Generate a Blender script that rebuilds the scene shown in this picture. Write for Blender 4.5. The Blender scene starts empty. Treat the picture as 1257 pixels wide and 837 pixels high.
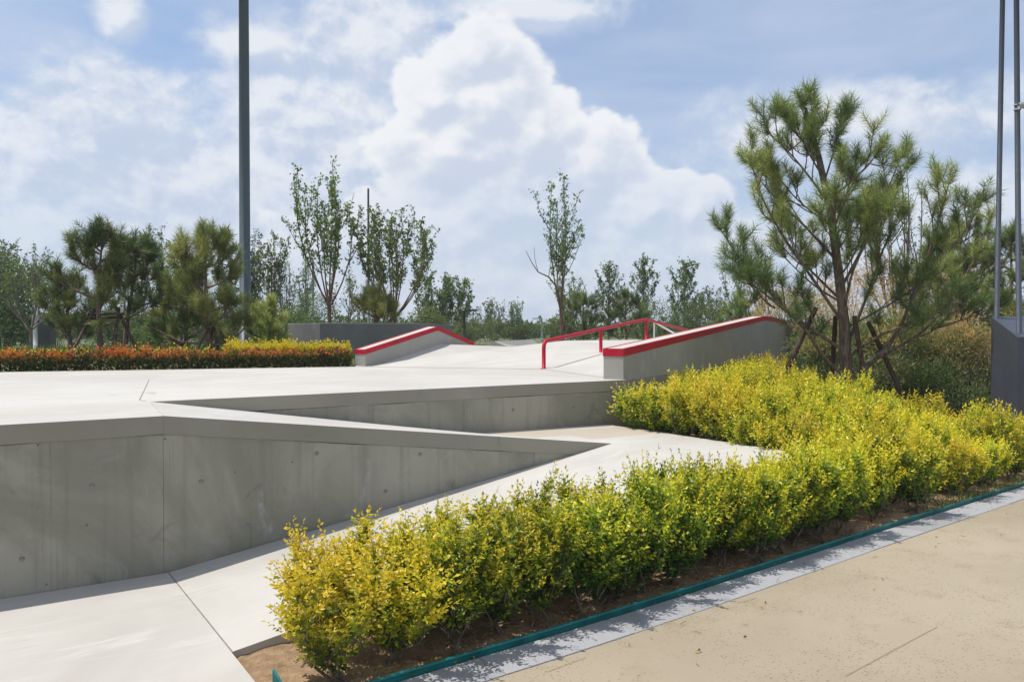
import bpy, math, random
import numpy as np
from mathutils import Vector, Matrix

S = bpy.context.scene
R = math.radians

# ------------------------------------------------------------------ camera, world, sun, exposure
cam_d = bpy.data.cameras.new('camera'); cam = bpy.data.objects.new('camera', cam_d)
S.collection.objects.link(cam); S.camera = cam
cam_d.sensor_width = 36.0; cam_d.lens = 28.07; cam_d.clip_start = 0.05; cam_d.clip_end = 5000
cam.location = (0, 0, 1.6); cam.rotation_euler = (R(90 - 0.73), 0, 0)

S.view_settings.view_transform = 'Standard'; S.view_settings.look = 'None'
S.view_settings.gamma = 1.0; S.view_settings.use_curve_mapping = False
S.view_settings.exposure = 0.1
S.render.engine = 'CYCLES'
S.cycles.max_bounces = 8; S.cycles.transparent_max_bounces = 8
S.cycles.use_denoising = True

SUN_TO = Vector((-0.42, 0.02, 1.0)).normalized()       # towards the sun
sun_el = math.asin(SUN_TO.z); sun_az = math.atan2(SUN_TO.x, SUN_TO.y)
sd = bpy.data.lights.new('sun', 'SUN'); sd.energy = 4.5; sd.angle = R(0.5); sd.color = (1.0, 0.955, 0.89)
so = bpy.data.objects.new('sun', sd); S.collection.objects.link(so)
so.rotation_euler = SUN_TO.to_track_quat('Z', 'Y').to_euler()


class NT:
    """small helper for node maths"""
    def __init__(self, tree):
        self.t = tree; self.n = tree.nodes; self.l = tree.links

    def node(self, kind, **kw):
        x = self.n.new(kind)
        for k, v in kw.items(): setattr(x, k, v)
        return x

    def link(self, a, b): self.l.new(a, b)

    def put(self, sock, v):
        if isinstance(v, bpy.types.NodeSocket): self.l.new(v, sock)
        elif v is not None: sock.default_value = v

    def m(self, op, a, b=None, c=None, clamp=False):
        x = self.n.new('ShaderNodeMath'); x.operation = op; x.use_clamp = clamp
        self.put(x.inputs[0], a)
        if b is not None: self.put(x.inputs[1], b)
        if c is not None: self.put(x.inputs[2], c)
        return x.outputs[0]

    def vm(self, op, a, b):
        x = self.n.new('ShaderNodeVectorMath'); x.operation = op
        self.put(x.inputs[0], a); self.put(x.inputs[1], b)
        return x.outputs[0]

    def sstep(self, v, lo, hi, a=0.0, b=1.0):
        x = self.n.new('ShaderNodeMapRange'); x.interpolation_type = 'SMOOTHSTEP'
        self.put(x.inputs['Value'], v)
        for k, q in (('From Min', lo), ('From Max', hi), ('To Min', a), ('To Max', b)): x.inputs[k].default_value = q
        return x.outputs[0]

    def noise(self, vec, scale, detail=4, rough=0.55, dist=0.0):
        x = self.n.new('ShaderNodeTexNoise')
        self.put(x.inputs['Vector'], vec)
        x.inputs['Scale'].default_value = scale; x.inputs['Detail'].default_value = detail
        x.inputs['Roughness'].default_value = rough; x.inputs['Distortion'].default_value = dist
        return x.outputs['Fac']

    def mix(self, f, a, b, blend='MIX'):
        x = self.n.new('ShaderNodeMix'); x.data_type = 'RGBA'; x.blend_type = blend
        self.put(x.inputs[0], f)
        for s, v in ((x.inputs[6], a), (x.inputs[7], b)):
            if isinstance(v, bpy.types.NodeSocket): self.l.new(v, s)
            else: s.default_value = (v[0], v[1], v[2], 1)
        return x.outputs[2]

    def comb(self, a, b, c):
        x = self.n.new('ShaderNodeCombineXYZ')
        for i, v in enumerate((a, b, c)): self.put(x.inputs[i], v)
        return x.outputs[0]


F_PX = 980.0


def px_dir(px, py):
    """azimuth and elevation of a spot in the sky that the photograph shows at (px, py)"""
    a = (px - 628) / F_PX; b = (406 - py) / F_PX
    return math.atan(a), math.atan(b / math.sqrt(1 + a * a))


def build_world():
    w = bpy.data.worlds.new('World'); S.world = w; w.use_nodes = True
    N = NT(w.node_tree); w.node_tree.nodes.clear()
    out = N.node('ShaderNodeOutputWorld'); bg = N.node('ShaderNodeBackground')
    N.link(bg.outputs[0], out.inputs[0])
    sky = N.node('ShaderNodeTexSky'); sky.sky_type = 'NISHITA'; sky.sun_disc = False
    sky.sun_elevation = sun_el; sky.sun_rotation = sun_az
    sky.air_density = 1.0; sky.dust_density = 1.6; sky.ozone_density = 1.2
    bg.inputs['Strength'].default_value = 0.088
    tc = N.node('ShaderNodeTexCoord'); d = tc.outputs['Generated']
    sp = N.node('ShaderNodeSeparateXYZ'); N.link(d, sp.inputs[0])
    x, y, z = sp.outputs
    az = N.m('ARCTAN2', x, y); el = N.m('ARCSINE', z)
    tower = [  # the tall heap: px, py, rx, ry
        (585, 75, 62, 48), (530, 125, 48, 42), (605, 130, 82, 70), (660, 165, 66, 56), (560, 190, 90, 60), (720, 205, 84, 58),
        (640, 260, 150, 95), (790, 255, 78, 52), (850, 258, 48, 36), (745, 320, 160, 70), (560, 300, 150, 80), (470, 320, 120, 60),
    ]
    banks = [  # softer banks of cloud
        (380, 150, 120, 60), (445, 205, 95, 60), (250, 235, 190, 85), (70, 190, 130, 80), (160, 150, 120, 60), (330, 130, 80, 45),
        (40, 310, 190, 90), (330, 320, 220, 90), (600, 370, 320, 60), (460, 50, 120, 55), (155, 24, 26, 26), (1190, 265, 150, 60),
        (1000, 330, 220, 80), (310, 60, 70, 26), (640, 20, 150, 26), (1050, 160, 190, 45),
    ]

    def heap(blobs, az_, el_, k=0.12):
        best = None
        for (px, py, rx, ry) in blobs:
            a, e = px_dir(px, py); wa = rx / F_PX * 1.15; we = ry / F_PX * 1.15
            da = N.m('MULTIPLY', N.m('SUBTRACT', az_, a), 1 / wa)
            de = N.m('MULTIPLY', N.m('SUBTRACT', el_, e), 1 / we)
            r = N.m('SQRT', N.m('ADD', N.m('MULTIPLY', da, da), N.m('MULTIPLY', de, de)))
            v = N.m('SUBTRACT', 1.0, r)
            best = v if best is None else N.m('SMOOTH_MAX', best, v, k)
        return best

    # beyond the view the same kinds of cloud go on, from broad noise alone
    beyond = N.m('MAXIMUM', N.sstep(N.m('ABSOLUTE', az), 0.62, 0.9), N.sstep(el, 0.46, 0.75))
    inside = N.m('SUBTRACT', 1.0, beyond)

    def billow(vec, scale):
        v = N.node('ShaderNodeTexVoronoi'); v.feature = 'F1'; v.normalize = True
        N.put(v.inputs['Vector'], vec); v.inputs['Scale'].default_value = scale; v.inputs['Detail'].default_value = 2
        v.inputs['Roughness'].default_value = 0.55; v.inputs['Lacunarity'].default_value = 2.1
        return v.outputs['Distance']

    def field(blobs, az_, el_, vec, amp, amp2, k, puff=0.0):
        wide = N.m('MULTIPLY', N.m('SUBTRACT', N.noise(vec, 2.3, 2, 0.5), 0.53), 3.2)
        mixed = N.m('ADD', N.m('MULTIPLY', heap(blobs, az_, el_, k), inside), N.m('MULTIPLY', wide, beyond))
        fb = N.m('MULTIPLY', N.m('SUBTRACT', N.noise(vec, 10.0, 6, 0.60, 0.15), 0.5), amp)
        fb2 = N.m('MULTIPLY', N.m('SUBTRACT', N.noise(vec, 34.0, 4, 0.6, 0.2), 0.5), amp2)
        f = N.m('ADD', N.m('ADD', N.m('MAXIMUM', mixed, -0.8), fb), fb2)
        if puff: f = N.m('ADD', f, N.m('MULTIPLY', N.m('SUBTRACT', 0.30, billow(vec, 11.0)), puff))
        return f

    vec = N.vm('MULTIPLY', d, (1.0, 1.0, 1.35))
    sh_a, sh_e = -0.010, 0.013                           # a step towards the sun, up and to one side
    vec1 = N.vm('ADD', vec, (sh_a, 0.0, sh_e * 1.35))
    az1, el1 = N.m('ADD', az, sh_a), N.m('ADD', el, sh_e)
    # thin veil and haze
    vs = N.vm('MULTIPLY', d, (0.9, 0.9, 2.8))
    veil = N.sstep(N.noise(vs, 2.2, 6, 0.55, 0.5), 0.28, 0.70, 0.28, 0.86)
    low = N.sstep(el, 0.0, 0.22, 1.0, 0.0)
    veil = N.m('MAXIMUM', veil, N.m('MULTIPLY', low, 0.95))
    sky_c = N.mix(1.0, sky.outputs[0], (1.20, 1.42, 1.62), 'MULTIPLY')
    base = N.mix(veil, sky_c, (6.0, 6.9, 8.6))
    # soft banks
    b0 = field(banks, az, el, vec, 1.6, 0.5, 0.35); b1 = field(banks, az1, el1, vec1, 1.6, 0.5, 0.35)
    ab = N.m('MULTIPLY', N.sstep(b0, -0.18, 0.62), N.sstep(el, 0.02, 0.24, 0.35, 0.9))
    lb = N.m('ADD', N.m('MULTIPLY', N.m('SUBTRACT', b0, b1), 1.1), 0.42, clamp=True)
    lb = N.m('ADD', lb, N.m('MULTIPLY', N.m('SUBTRACT', N.noise(vec, 5.5, 6, 0.6), 0.5), 1.1), clamp=True)
    cb = N.mix(N.sstep(lb, 0.15, 0.75), (6.1, 6.95, 8.5), (9.0, 9.3, 9.8))
    c1 = N.mix(ab, base, cb)
    # the heap with its crisp rim
    t0 = field(tower, az, el, vec, 0.75, 0.25, 0.10, 1.3); t1 = field(tower, az1, el1, vec1, 0.75, 0.25, 0.10, 1.3)
    at_ = N.m('MULTIPLY', N.sstep(t0, -0.01, 0.18), N.sstep(el, 0.03, 0.26, 0.25, 0.94))
    lt = N.m('ADD', N.m('MULTIPLY', N.m('SUBTRACT', t0, t1), 1.15), 0.36, clamp=True)
    rim = N.sstep(t0, 0.06, 0.50, 0.36, 0.0)
    lt = N.m('ADD', N.m('ADD', lt, rim), N.m('MULTIPLY', N.m('SUBTRACT', N.noise(vec, 6.0, 6, 0.6), 0.5), 0.9), clamp=True)
    ct = N.mix(N.sstep(lt, 0.15, 0.75), (6.7, 7.35, 8.6), (9.6, 9.75, 10.0))
    tot = N.mix(at_, c1, ct)
    N.link(tot, bg.inputs['Color'])
    w.cycles.sampling_method = 'MANUAL'; w.cycles.sample_map_resolution = 512


build_world()


# ------------------------------------------------------------------ helpers
def srgb(r, g, b):
    f = lambda c: (c / 255 / 12.92) if c <= 10 else ((c / 255 + 0.055) / 1.055) ** 2.4
    return (f(r), f(g), f(b))


class MB:
    """collects vertices and faces (any polygon), with an optional tint per vertex"""
    def __init__(self):
        self.v = []; self.f = []; self.c = []; self.n = 0

    def add(self, verts, faces, col=None):
        verts = np.asarray(verts, dtype=np.float32).reshape(-1, 3)
        self.v.append(verts)
        if col is not None:
            col = np.asarray(col, dtype=np.float32)
            if col.ndim == 1: col = np.tile(col, (len(verts), 1))
            self.c.append(col)
        if isinstance(faces, np.ndarray): self.f.append(faces + self.n)
        else: self.f.extend([tuple(i + self.n for i in q) for q in faces])
        self.n += len(verts)

    def box(self, x0, x1, y0, y1, z0, z1):
        self.add([(x0, y0, z0), (x1, y0, z0), (x1, y1, z0), (x0, y1, z0), (x0, y0, z1), (x1, y0, z1), (x1, y1, z1), (x0, y1, z1)],
                 [(0, 3, 2, 1), (4, 5, 6, 7), (0, 1, 5, 4), (1, 2, 6, 5), (2, 3, 7, 6), (3, 0, 4, 7)])

    def hexa(self, p):
        """eight corners: four below, four above, each ring counter-clockwise"""
        self.add(p, [(0, 3, 2, 1), (4, 5, 6, 7), (0, 1, 5, 4), (1, 2, 6, 5), (2, 3, 7, 6), (3, 0, 4, 7)])

    def prism(self, poly, zt, zb):
        """poly: ccw plan; zt / zb numbers or lists"""
        n = len(poly)
        zt = [zt] * n if not hasattr(zt, '__len__') else zt
        zb = [zb] * n if not hasattr(zb, '__len__') else zb
        v = [(p[0], p[1], b) for p, b in zip(poly, zb)] + [(p[0], p[1], t) for p, t in zip(poly, zt)]
        f = [tuple(range(n - 1, -1, -1)), tuple(range(n, 2 * n))]
        f += [(i, (i + 1) % n, n + (i + 1) % n, n + i) for i in range(n)]
        self.add(v, f)

    def tube(self, pts, rad, sides=6, col=None, cap=True):
        pts = np.asarray(pts, dtype=np.float64); k = len(pts)
        rad = np.full(k, rad) if np.isscalar(rad) else np.asarray(rad)
        t = np.gradient(pts, axis=0); t /= np.linalg.norm(t, axis=1)[:, None] + 1e-9
        ref = np.array([0.0, 0.0, 1.0]) if abs(t[0][2]) < 0.9 else np.array([1.0, 0.0, 0.0])
        a = np.cross(t, ref); a /= np.linalg.norm(a, axis=1)[:, None] + 1e-9
        b = np.cross(t, a)
        an = np.arange(sides) * 2 * math.pi / sides
        ring = pts[:, None, :] + rad[:, None, None] * (np.cos(an)[None, :, None] * a[:, None, :] + np.sin(an)[None, :, None] * b[:, None, :])
        f = []
        for i in range(k - 1):
            for j in range(sides):
                j2 = (j + 1) % sides
                f.append((i * sides + j, i * sides + j2, (i + 1) * sides + j2, (i + 1) * sides + j))
        if cap:
            f.append(tuple(range(sides))); f.append(tuple((k - 1) * sides + j for j in range(sides - 1, -1, -1)))
        self.add(ring.reshape(-1, 3), f, col)

    def mesh(self, name, smooth=False):
        me = bpy.data.meshes.new(name)
        v = np.concatenate(self.v) if self.v else np.zeros((0, 3), np.float32)
        arr = [q for q in self.f if isinstance(q, np.ndarray)]
        lst = [q for q in self.f if not isinstance(q, np.ndarray)]
        idx = []; start = []; pos = 0
        for q in arr:
            k = q.shape[1]
            idx.append(q.reshape(-1)); start.append(pos + np.arange(len(q)) * k); pos += q.size
        if lst:
            ln = np.array([len(q) for q in lst])
            idx.append(np.array([i for q in lst for i in q])); st = np.concatenate([[0], np.cumsum(ln)[:-1]]) + pos
            start.append(st)
        idx = np.concatenate(idx).astype(np.int32); start = np.concatenate(start).astype(np.int32)
        me.vertices.add(len(v)); me.vertices.foreach_set('co', v.reshape(-1).astype(np.float32))
        me.loops.add(len(idx)); me.loops.foreach_set('vertex_index', idx)
        me.polygons.add(len(start)); me.polygons.foreach_set('loop_start', start)
        if self.c:
            c = np.concatenate(self.c); rgba = np.ones((len(v), 4), np.float32); rgba[:, :3] = c
            at = me.color_attributes.new('tint', 'FLOAT_COLOR', 'POINT'); at.data.foreach_set('color', rgba.reshape(-1))
        me.update(calc_edges=True)
        me.polygons.foreach_set('use_smooth', np.full(len(start), smooth, dtype=bool))
        return me


def link(o, parent=None):
    S.collection.objects.link(o)
    if parent is not None: o.parent = parent
    return o


def tag(o, label=None, cat=None, group=None, kind=None):
    if label: o['label'] = label
    if cat: o['category'] = cat
    if group: o['group'] = group
    if kind: o['kind'] = kind
    return o


def obj(name, mb, mat, parent=None, smooth=False, bevel=None):
    me = mb if isinstance(mb, bpy.types.Mesh) else mb.mesh(name, smooth)
    if not me.materials: me.materials.append(mat)
    o = link(bpy.data.objects.new(name, me), parent)
    if bevel:
        b = o.modifiers.new('edge', 'BEVEL'); b.width = bevel; b.segments = 2; b.limit_method = 'ANGLE'; b.angle_limit = R(25)
    return o


def empty(name, loc=(0, 0, 0), rz=0.0):
    o = link(bpy.data.objects.new(name, None)); o.location = loc; o.rotation_euler = (0, 0, rz); o.empty_display_size = 0.2
    return o


# the frame of the skate plaza: u along the front wall, v back from it
O = np.array([-2.30, 5.26]); UX = np.array([0.829, 0.559]); VX = np.array([-0.559, 0.829]); ROT = math.atan2(0.559, 0.829)


def W(u, v): return O + u * UX + v * VX


def UV(x, y):
    r = np.array([x, y]) - O
    return float(r @ UX), float(r @ VX)


def uvp(x, y, z):
    u, v = UV(x, y); return (u, v, z)


def at(px, Y, z=None, py=None):
    """world x at distance Y of a thing seen at column px; with py also its height"""
    X = (px - 628) / F_PX * Y
    if py is not None: return (X, Y, 1.6 + (406 - py) / F_PX * Y)
    return (X, Y, z)


# ------------------------------------------------------------------ materials
def new_mat(name):
    m = bpy.data.materials.new(name); m.use_nodes = True
    N = NT(m.node_tree); b = m.node_tree.nodes['Principled BSDF']
    return m, N, b


def bump(N, b, h, strength=0.3, dist=0.01):
    x = N.node('ShaderNodeBump'); x.inputs['Strength'].default_value = strength; x.inputs['Distance'].default_value = dist
    N.link(h, x.inputs['Height']); N.link(x.outputs[0], b.inputs['Normal'])


def objco(N):
    return N.node('ShaderNodeTexCoord').outputs['Object']


def concrete(name, base, dark, light, patch=None, rough=0.75):
    m, N, b = new_mat(name); p = objco(N)
    n1 = N.noise(p, 0.55, 5, 0.6, 0.6); n2 = N.noise(p, 3.1, 6, 0.62, 0.3); n3 = N.noise(p, 70, 3, 0.6)
    sw = N.noise(N.vm('MULTIPLY', p, (0.5, 3.0, 1.0)), 1.7, 4, 0.6, 1.2)
    c = N.mix(N.sstep(n1, 0.35, 0.68), dark, base)
    c = N.mix(N.m('MULTIPLY', N.sstep(sw, 0.52, 0.75), 0.6), c, light)
    c = N.mix(N.m('MULTIPLY', N.sstep(n2, 0.58, 0.78), 0.35), c, dark)
    st = N.sstep(N.noise(p, 1.3, 8, 0.7, 1.5), 0.62, 0.75)
    c = N.mix(N.m('MULTIPLY', st, 0.6), c, tuple(q * 0.70 for q in dark))
    sc = N.noise(N.vm('MULTIPLY', N.vm('ADD', p, (3.1, 1.7, 0.0)), (0.35, 5.0, 1.0)), 2.6, 5, 0.7, 2.2)
    c = N.mix(N.m('MULTIPLY', N.sstep(sc, 0.60, 0.72), 0.45), c, tuple(q * 0.66 for q in dark))
    if patch is not None:
        s = N.node('ShaderNodeSeparateXYZ'); N.link(p, s.inputs[0])
        wob = N.m('MULTIPLY', N.m('SUBTRACT', N.noise(p, 3.0, 4), 0.5), 0.10)
        uu = N.m('ADD', s.outputs[0], wob); vv = N.m('ADD', s.outputs[1], wob)
        k = None
        for (u0, u1, v0, v1) in patch:
            q = N.m('MULTIPLY', N.m('MULTIPLY', N.sstep(uu, u0 - .015, u0 + .015), N.sstep(uu, u1 - .015, u1 + .015, 1, 0)),
                    N.m('MULTIPLY', N.sstep(vv, v0 - .015, v0 + .015), N.sstep(vv, v1 - .015, v1 + .015, 1, 0)))
            k = q if k is None else N.m('MAXIMUM', k, q)
        c = N.mix(N.m('MULTIPLY', k, 0.85), c, (0.40, 0.345, 0.27))
    c = N.mix(N.m('MULTIPLY', N.sstep(n3, 0.62, 0.8), 0.12), c, tuple(q * 0.6 for q in dark))
    N.link(c, b.inputs['Base Color'])
    N.link(N.sstep(n2, 0.3, 0.7, rough - 0.12, rough + 0.1), b.inputs['Roughness'])
    h = N.m('ADD', N.m('MULTIPLY', n2, 0.6), N.m('MULTIPLY', n3, 0.25))
    bump(N, b, h, 0.18, 0.006)
    b.inputs['Specular IOR Level'].default_value = 0.3
    return m


def formed_concrete(name):
    m, N, b = new_mat(name); p = objco(N)
    n1 = N.noise(p, 0.9, 6, 0.62, 0.8)
    stv = N.noise(N.vm('MULTIPLY', p, (13.0, 13.0, 0.45)), 1.0, 5, 0.6, 0.15)
    stf = N.noise(N.vm('MULTIPLY', p, (55.0, 55.0, 1.1)), 1.0, 3, 0.6)
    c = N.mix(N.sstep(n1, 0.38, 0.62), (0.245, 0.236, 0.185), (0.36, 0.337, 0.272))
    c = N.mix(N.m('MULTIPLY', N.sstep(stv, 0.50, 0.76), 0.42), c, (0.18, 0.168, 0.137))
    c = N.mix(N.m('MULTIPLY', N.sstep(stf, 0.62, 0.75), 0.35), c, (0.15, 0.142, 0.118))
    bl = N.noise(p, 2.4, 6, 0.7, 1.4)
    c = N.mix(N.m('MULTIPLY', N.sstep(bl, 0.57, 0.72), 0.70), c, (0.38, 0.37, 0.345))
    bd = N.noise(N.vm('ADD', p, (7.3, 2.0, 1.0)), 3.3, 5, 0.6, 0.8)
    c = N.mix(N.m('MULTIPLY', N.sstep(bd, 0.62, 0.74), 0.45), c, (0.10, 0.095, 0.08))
    vo = N.node('ShaderNodeTexVoronoi'); N.link(p, vo.inputs['Vector']); vo.inputs['Scale'].default_value = 9.0
    hole = N.m('MULTIPLY', N.sstep(vo.outputs['Distance'], 0.035, 0.075, 1, 0), N.sstep(N.noise(p, 4.1, 2), 0.48, 0.54))
    c = N.mix(N.m('MULTIPLY', hole, 0.8), c, (0.06, 0.058, 0.05))
    vo2 = N.node('ShaderNodeTexVoronoi'); N.link(p, vo2.inputs['Vector']); vo2.inputs['Scale'].default_value = 26.0
    hole2 = N.m('MULTIPLY', N.sstep(vo2.outputs['Distance'], 0.05, 0.10, 1, 0), N.sstep(N.noise(p, 6.1, 2), 0.50, 0.55))
    c = N.mix(N.m('MULTIPLY', hole2, 0.7), c, (0.07, 0.066, 0.055))
    # formwork seams, one every 0.62 m along the wall
    s = N.node('ShaderNodeSeparateXYZ'); N.link(p, s.inputs[0])
    wu = N.m('ADD', s.outputs[0], N.m('MULTIPLY', N.m('SUBTRACT', N.noise(p, 3.0, 4), 0.5), 0.03))
    fr = N.m('ABSOLUTE', N.m('SUBTRACT', N.m('FRACT', N.m('ADD', N.m('MULTIPLY', wu, 1 / 1.22), 0.03)), 0.5))
    seam = N.m('MULTIPLY', N.sstep(fr, 0.0, 0.006, 1, 0), N.sstep(N.noise(p, 2.2, 3), 0.35, 0.6))
    c = N.mix(N.m('MULTIPLY', seam, 0.35), c, (0.11, 0.105, 0.09))
    # dirt splashed along the foot
    N.link(c, b.inputs['Base Color'])
    b.inputs['Roughness'].default_value = 0.8; b.inputs['Specular IOR Level'].default_value = 0.25
    h = N.m('SUBTRACT', N.m('ADD', N.m('MULTIPLY', stv, 0.5), N.m('MULTIPLY', bl, 0.5)), N.m('ADD', hole, N.m('MULTIPLY', seam, 0.5)))
    bump(N, b, h, 0.35, 0.006)
    return m


def plain(name, col, rough=0.5, metallic=0.0, var=0.15, scale=6.0, spec=0.4, bstr=0.1):
    m, N, b = new_mat(name); p = objco(N)
    n = N.noise(p, scale, 5, 0.6, 0.3); n2 = N.noise(p, scale * 9, 3, 0.6)
    c = N.mix(N.sstep(n, 0.3, 0.7), tuple(q * (1 - var) for q in col), tuple(min(1, q * (1 + var)) for q in col))
    N.link(c, b.inputs['Base Color']); b.inputs['Metallic'].default_value = metallic
    N.link(N.sstep(n2, 0.3, 0.7, rough - 0.07, rough + 0.08), b.inputs['Roughness'])
    b.inputs['Specular IOR Level'].default_value = spec
    bump(N, b, n2, bstr, 0.003)
    return m


def bark(name, a, c2, scale=20.0):
    m, N, b = new_mat(name); p = objco(N)
    n = N.noise(N.vm('MULTIPLY', p, (1, 1, 0.25)), scale, 6, 0.65, 0.5)
    N.link(N.mix(N.sstep(n, 0.35, 0.66), a, c2), b.inputs['Base Color'])
    b.inputs['Roughness'].default_value = 0.9; b.inputs['Specular IOR Level'].default_value = 0.15
    bump(N, b, n, 0.8, 0.02)
    return m


def leafmat(name, trans=0.35, rough=0.5, spec=0.3):
    m, N, b = new_mat(name)
    at_ = N.node('ShaderNodeAttribute'); at_.attribute_name = 'tint'
    oi = N.node('ShaderNodeObjectInfo')
    hs = N.node('ShaderNodeHueSaturation'); N.link(at_.outputs['Color'], hs.inputs['Color'])
    N.link(N.sstep(oi.outputs['Random'], 0, 1, 0.488, 0.512), hs.inputs['Hue'])
    N.link(N.sstep(oi.outputs['Random'], 0, 1, 0.88, 1.12), hs.inputs['Value'])
    c = hs.outputs['Color']
    N.link(c, b.inputs['Base Color']); b.inputs['Roughness'].default_value = rough
    b.inputs['Specular IOR Level'].default_value = spec
    tr = N.node('ShaderNodeBsdfTranslucent')
    N.link(N.mix(1.0, c, (1.1, 1.12, 0.6), 'MULTIPLY'), tr.inputs['Color'])
    mx = N.node('ShaderNodeMixShader'); mx.inputs[0].default_value = trans
    N.link(b.outputs[0], mx.inputs[1]); N.link(tr.outputs[0], mx.inputs[2])
    N.link(mx.outputs[0], m.node_tree.nodes['Material Output'].inputs['Surface'])
    return m


def path_mat():
    m, N, b = new_mat('tan_resin_path'); p = objco(N)
    n1 = N.noise(p, 0.5, 4, 0.6, 0.4); n2 = N.noise(p, 4, 5, 0.65); n3 = N.noise(p, 140, 3, 0.7); n4 = N.noise(p, 55, 4, 0.7)
    c = N.mix(N.sstep(n1, 0.3, 0.7), (0.285, 0.238, 0.170), (0.345, 0.292, 0.214))
    c = N.mix(N.m('MULTIPLY', N.sstep(n2, 0.50, 0.72), 0.45), c, (0.24, 0.19, 0.125))
    vo = N.node('ShaderNodeTexVoronoi'); N.link(p, vo.inputs['Vector']); vo.inputs['Scale'].default_value = 46.0
    pit = N.m('MULTIPLY', N.sstep(vo.outputs['Distance'], 0.16, 0.30, 1, 0), N.sstep(N.noise(p, 2.0, 4, 0.65), 0.38, 0.56))
    c = N.mix(N.m('MULTIPLY', pit, 0.65), c, (0.15, 0.11, 0.07))
    vo2 = N.node('ShaderNodeTexVoronoi'); N.link(p, vo2.inputs['Vector']); vo2.inputs['Scale'].default_value = 24.0
    pit2 = N.m('MULTIPLY', N.sstep(vo2.outputs['Distance'], 0.10, 0.2, 1, 0), N.sstep(N.noise(p, 1.1, 5, 0.65), 0.47, 0.62))
    c = N.mix(N.m('MULTIPLY', pit2, 0.6), c, (0.17, 0.125, 0.08))
    c = N.mix(N.m('MULTIPLY', N.sstep(n3, 0.55, 0.75), 0.35), c, (0.40, 0.345, 0.255))
    N.link(c, b.inputs['Base Color']); b.inputs['Roughness'].default_value = 0.85
    b.inputs['Specular IOR Level'].default_value = 0.25
    bump(N, b, N.m('SUBTRACT', N.m('ADD', n3, n4), N.m('ADD', pit, pit2)), 0.35, 0.004)
    return m


def granite():
    m, N, b = new_mat('grey_granite'); p = objco(N)
    n = N.noise(p, 160, 3, 0.75); n1 = N.noise(p, 1.4, 4, 0.6); n2 = N.noise(p, 9, 5, 0.7, 0.8)
    c = N.mix(N.sstep(n, 0.35, 0.65), (0.20, 0.203, 0.215), (0.37, 0.37, 0.38))
    c = N.mix(N.m('MULTIPLY', N.sstep(n1, 0.4, 0.7), 0.35), c, (0.30, 0.30, 0.32))
    c = N.mix(N.m('MULTIPLY', N.sstep(n2, 0.54, 0.72), 0.6), c, (0.34, 0.28, 0.20))
    oi = N.node('ShaderNodeObjectInfo')
    c = N.mix(1.0, c, N.comb(*[N.sstep(oi.outputs['Random'], 0, 1, 0.9, 1.08)] * 3), 'MULTIPLY')
    N.link(c, b.inputs['Base Color']); b.inputs['Roughness'].default_value = 0.75
    bump(N, b, n, 0.3, 0.003)
    return m


def soil_mat(name, a, c2):
    m, N, b = new_mat(name); p = objco(N)
    n = N.noise(p, 12, 8, 0.7, 0.3); n2 = N.noise(p, 90, 4, 0.7); n3 = N.noise(p, 2.0, 4, 0.6)
    c = N.mix(N.sstep(n, 0.3, 0.7), a, c2)
    c = N.mix(N.m('MULTIPLY', N.sstep(n2, 0.55, 0.72), 0.5), c, tuple(q * 0.5 for q in a))
    c = N.mix(N.m('MULTIPLY', N.sstep(n3, 0.4, 0.7), 0.3), c, tuple(q * 1.25 for q in c2))
    N.link(c, b.inputs['Base Color']); b.inputs['Roughness'].default_value = 0.95
    b.inputs['Specular IOR Level'].default_value = 0.1
    bump(N, b, N.m('ADD', n, N.m('MULTIPLY', n2, 0.5)), 0.9, 0.03)
    return m


def turf_mat():
    m, N, b = new_mat('rough_turf'); p = objco(N)
    n = N.noise(p, 0.25, 5, 0.6); n2 = N.noise(p, 6, 6, 0.7)
    c = N.mix(N.sstep(n, 0.35, 0.65), (0.055, 0.085, 0.025), (0.13, 0.115, 0.055))
    c = N.mix(N.sstep(n2, 0.4, 0.75), c, (0.09, 0.12, 0.04))
    N.link(c, b.inputs['Base Color']); b.inputs['Roughness'].default_value = 0.95
    bump(N, b, n2, 0.8, 0.05)
    return m


M_DECK = concrete('pale_deck_concrete', (0.475, 0.455, 0.418), (0.415, 0.393, 0.352), (0.525, 0.507, 0.472))
M_SLAB = concrete('lower_slab_concrete', (0.46, 0.44, 0.402), (0.38, 0.36, 0.322), (0.525, 0.507, 0.472),
                  patch=[(3.05, 4.2, 0.62, 1.19), (3.9, 4.85, 0.3, 0.95)])
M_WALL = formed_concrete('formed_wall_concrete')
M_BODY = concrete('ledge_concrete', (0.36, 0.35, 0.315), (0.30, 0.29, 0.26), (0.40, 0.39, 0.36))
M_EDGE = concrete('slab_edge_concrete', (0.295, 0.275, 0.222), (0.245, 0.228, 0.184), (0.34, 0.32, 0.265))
def red_paint():
    m, N, b = new_mat('red_steel_paint'); p = objco(N)
    n = N.noise(p, 3.0, 5, 0.6, 0.4); f = N.noise(p, 38, 5, 0.7, 0.3); big = N.noise(p, 2.1, 3, 0.5)
    c = N.mix(N.sstep(n, 0.3, 0.7), srgb(164, 8, 34), srgb(186, 16, 44))
    wear = N.m('MULTIPLY', N.sstep(f, 0.60, 0.68), N.sstep(big, 0.48, 0.62))
    c = N.mix(N.m('MULTIPLY', wear, 0.7), c, (0.16, 0.10, 0.09))
    N.link(c, b.inputs['Base Color']); b.inputs['Specular IOR Level'].default_value = 0.3
    N.link(N.sstep(n, 0.3, 0.7, 0.40, 0.58), b.inputs['Roughness']); bump(N, b, f, 0.08, 0.002)
    return m


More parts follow.
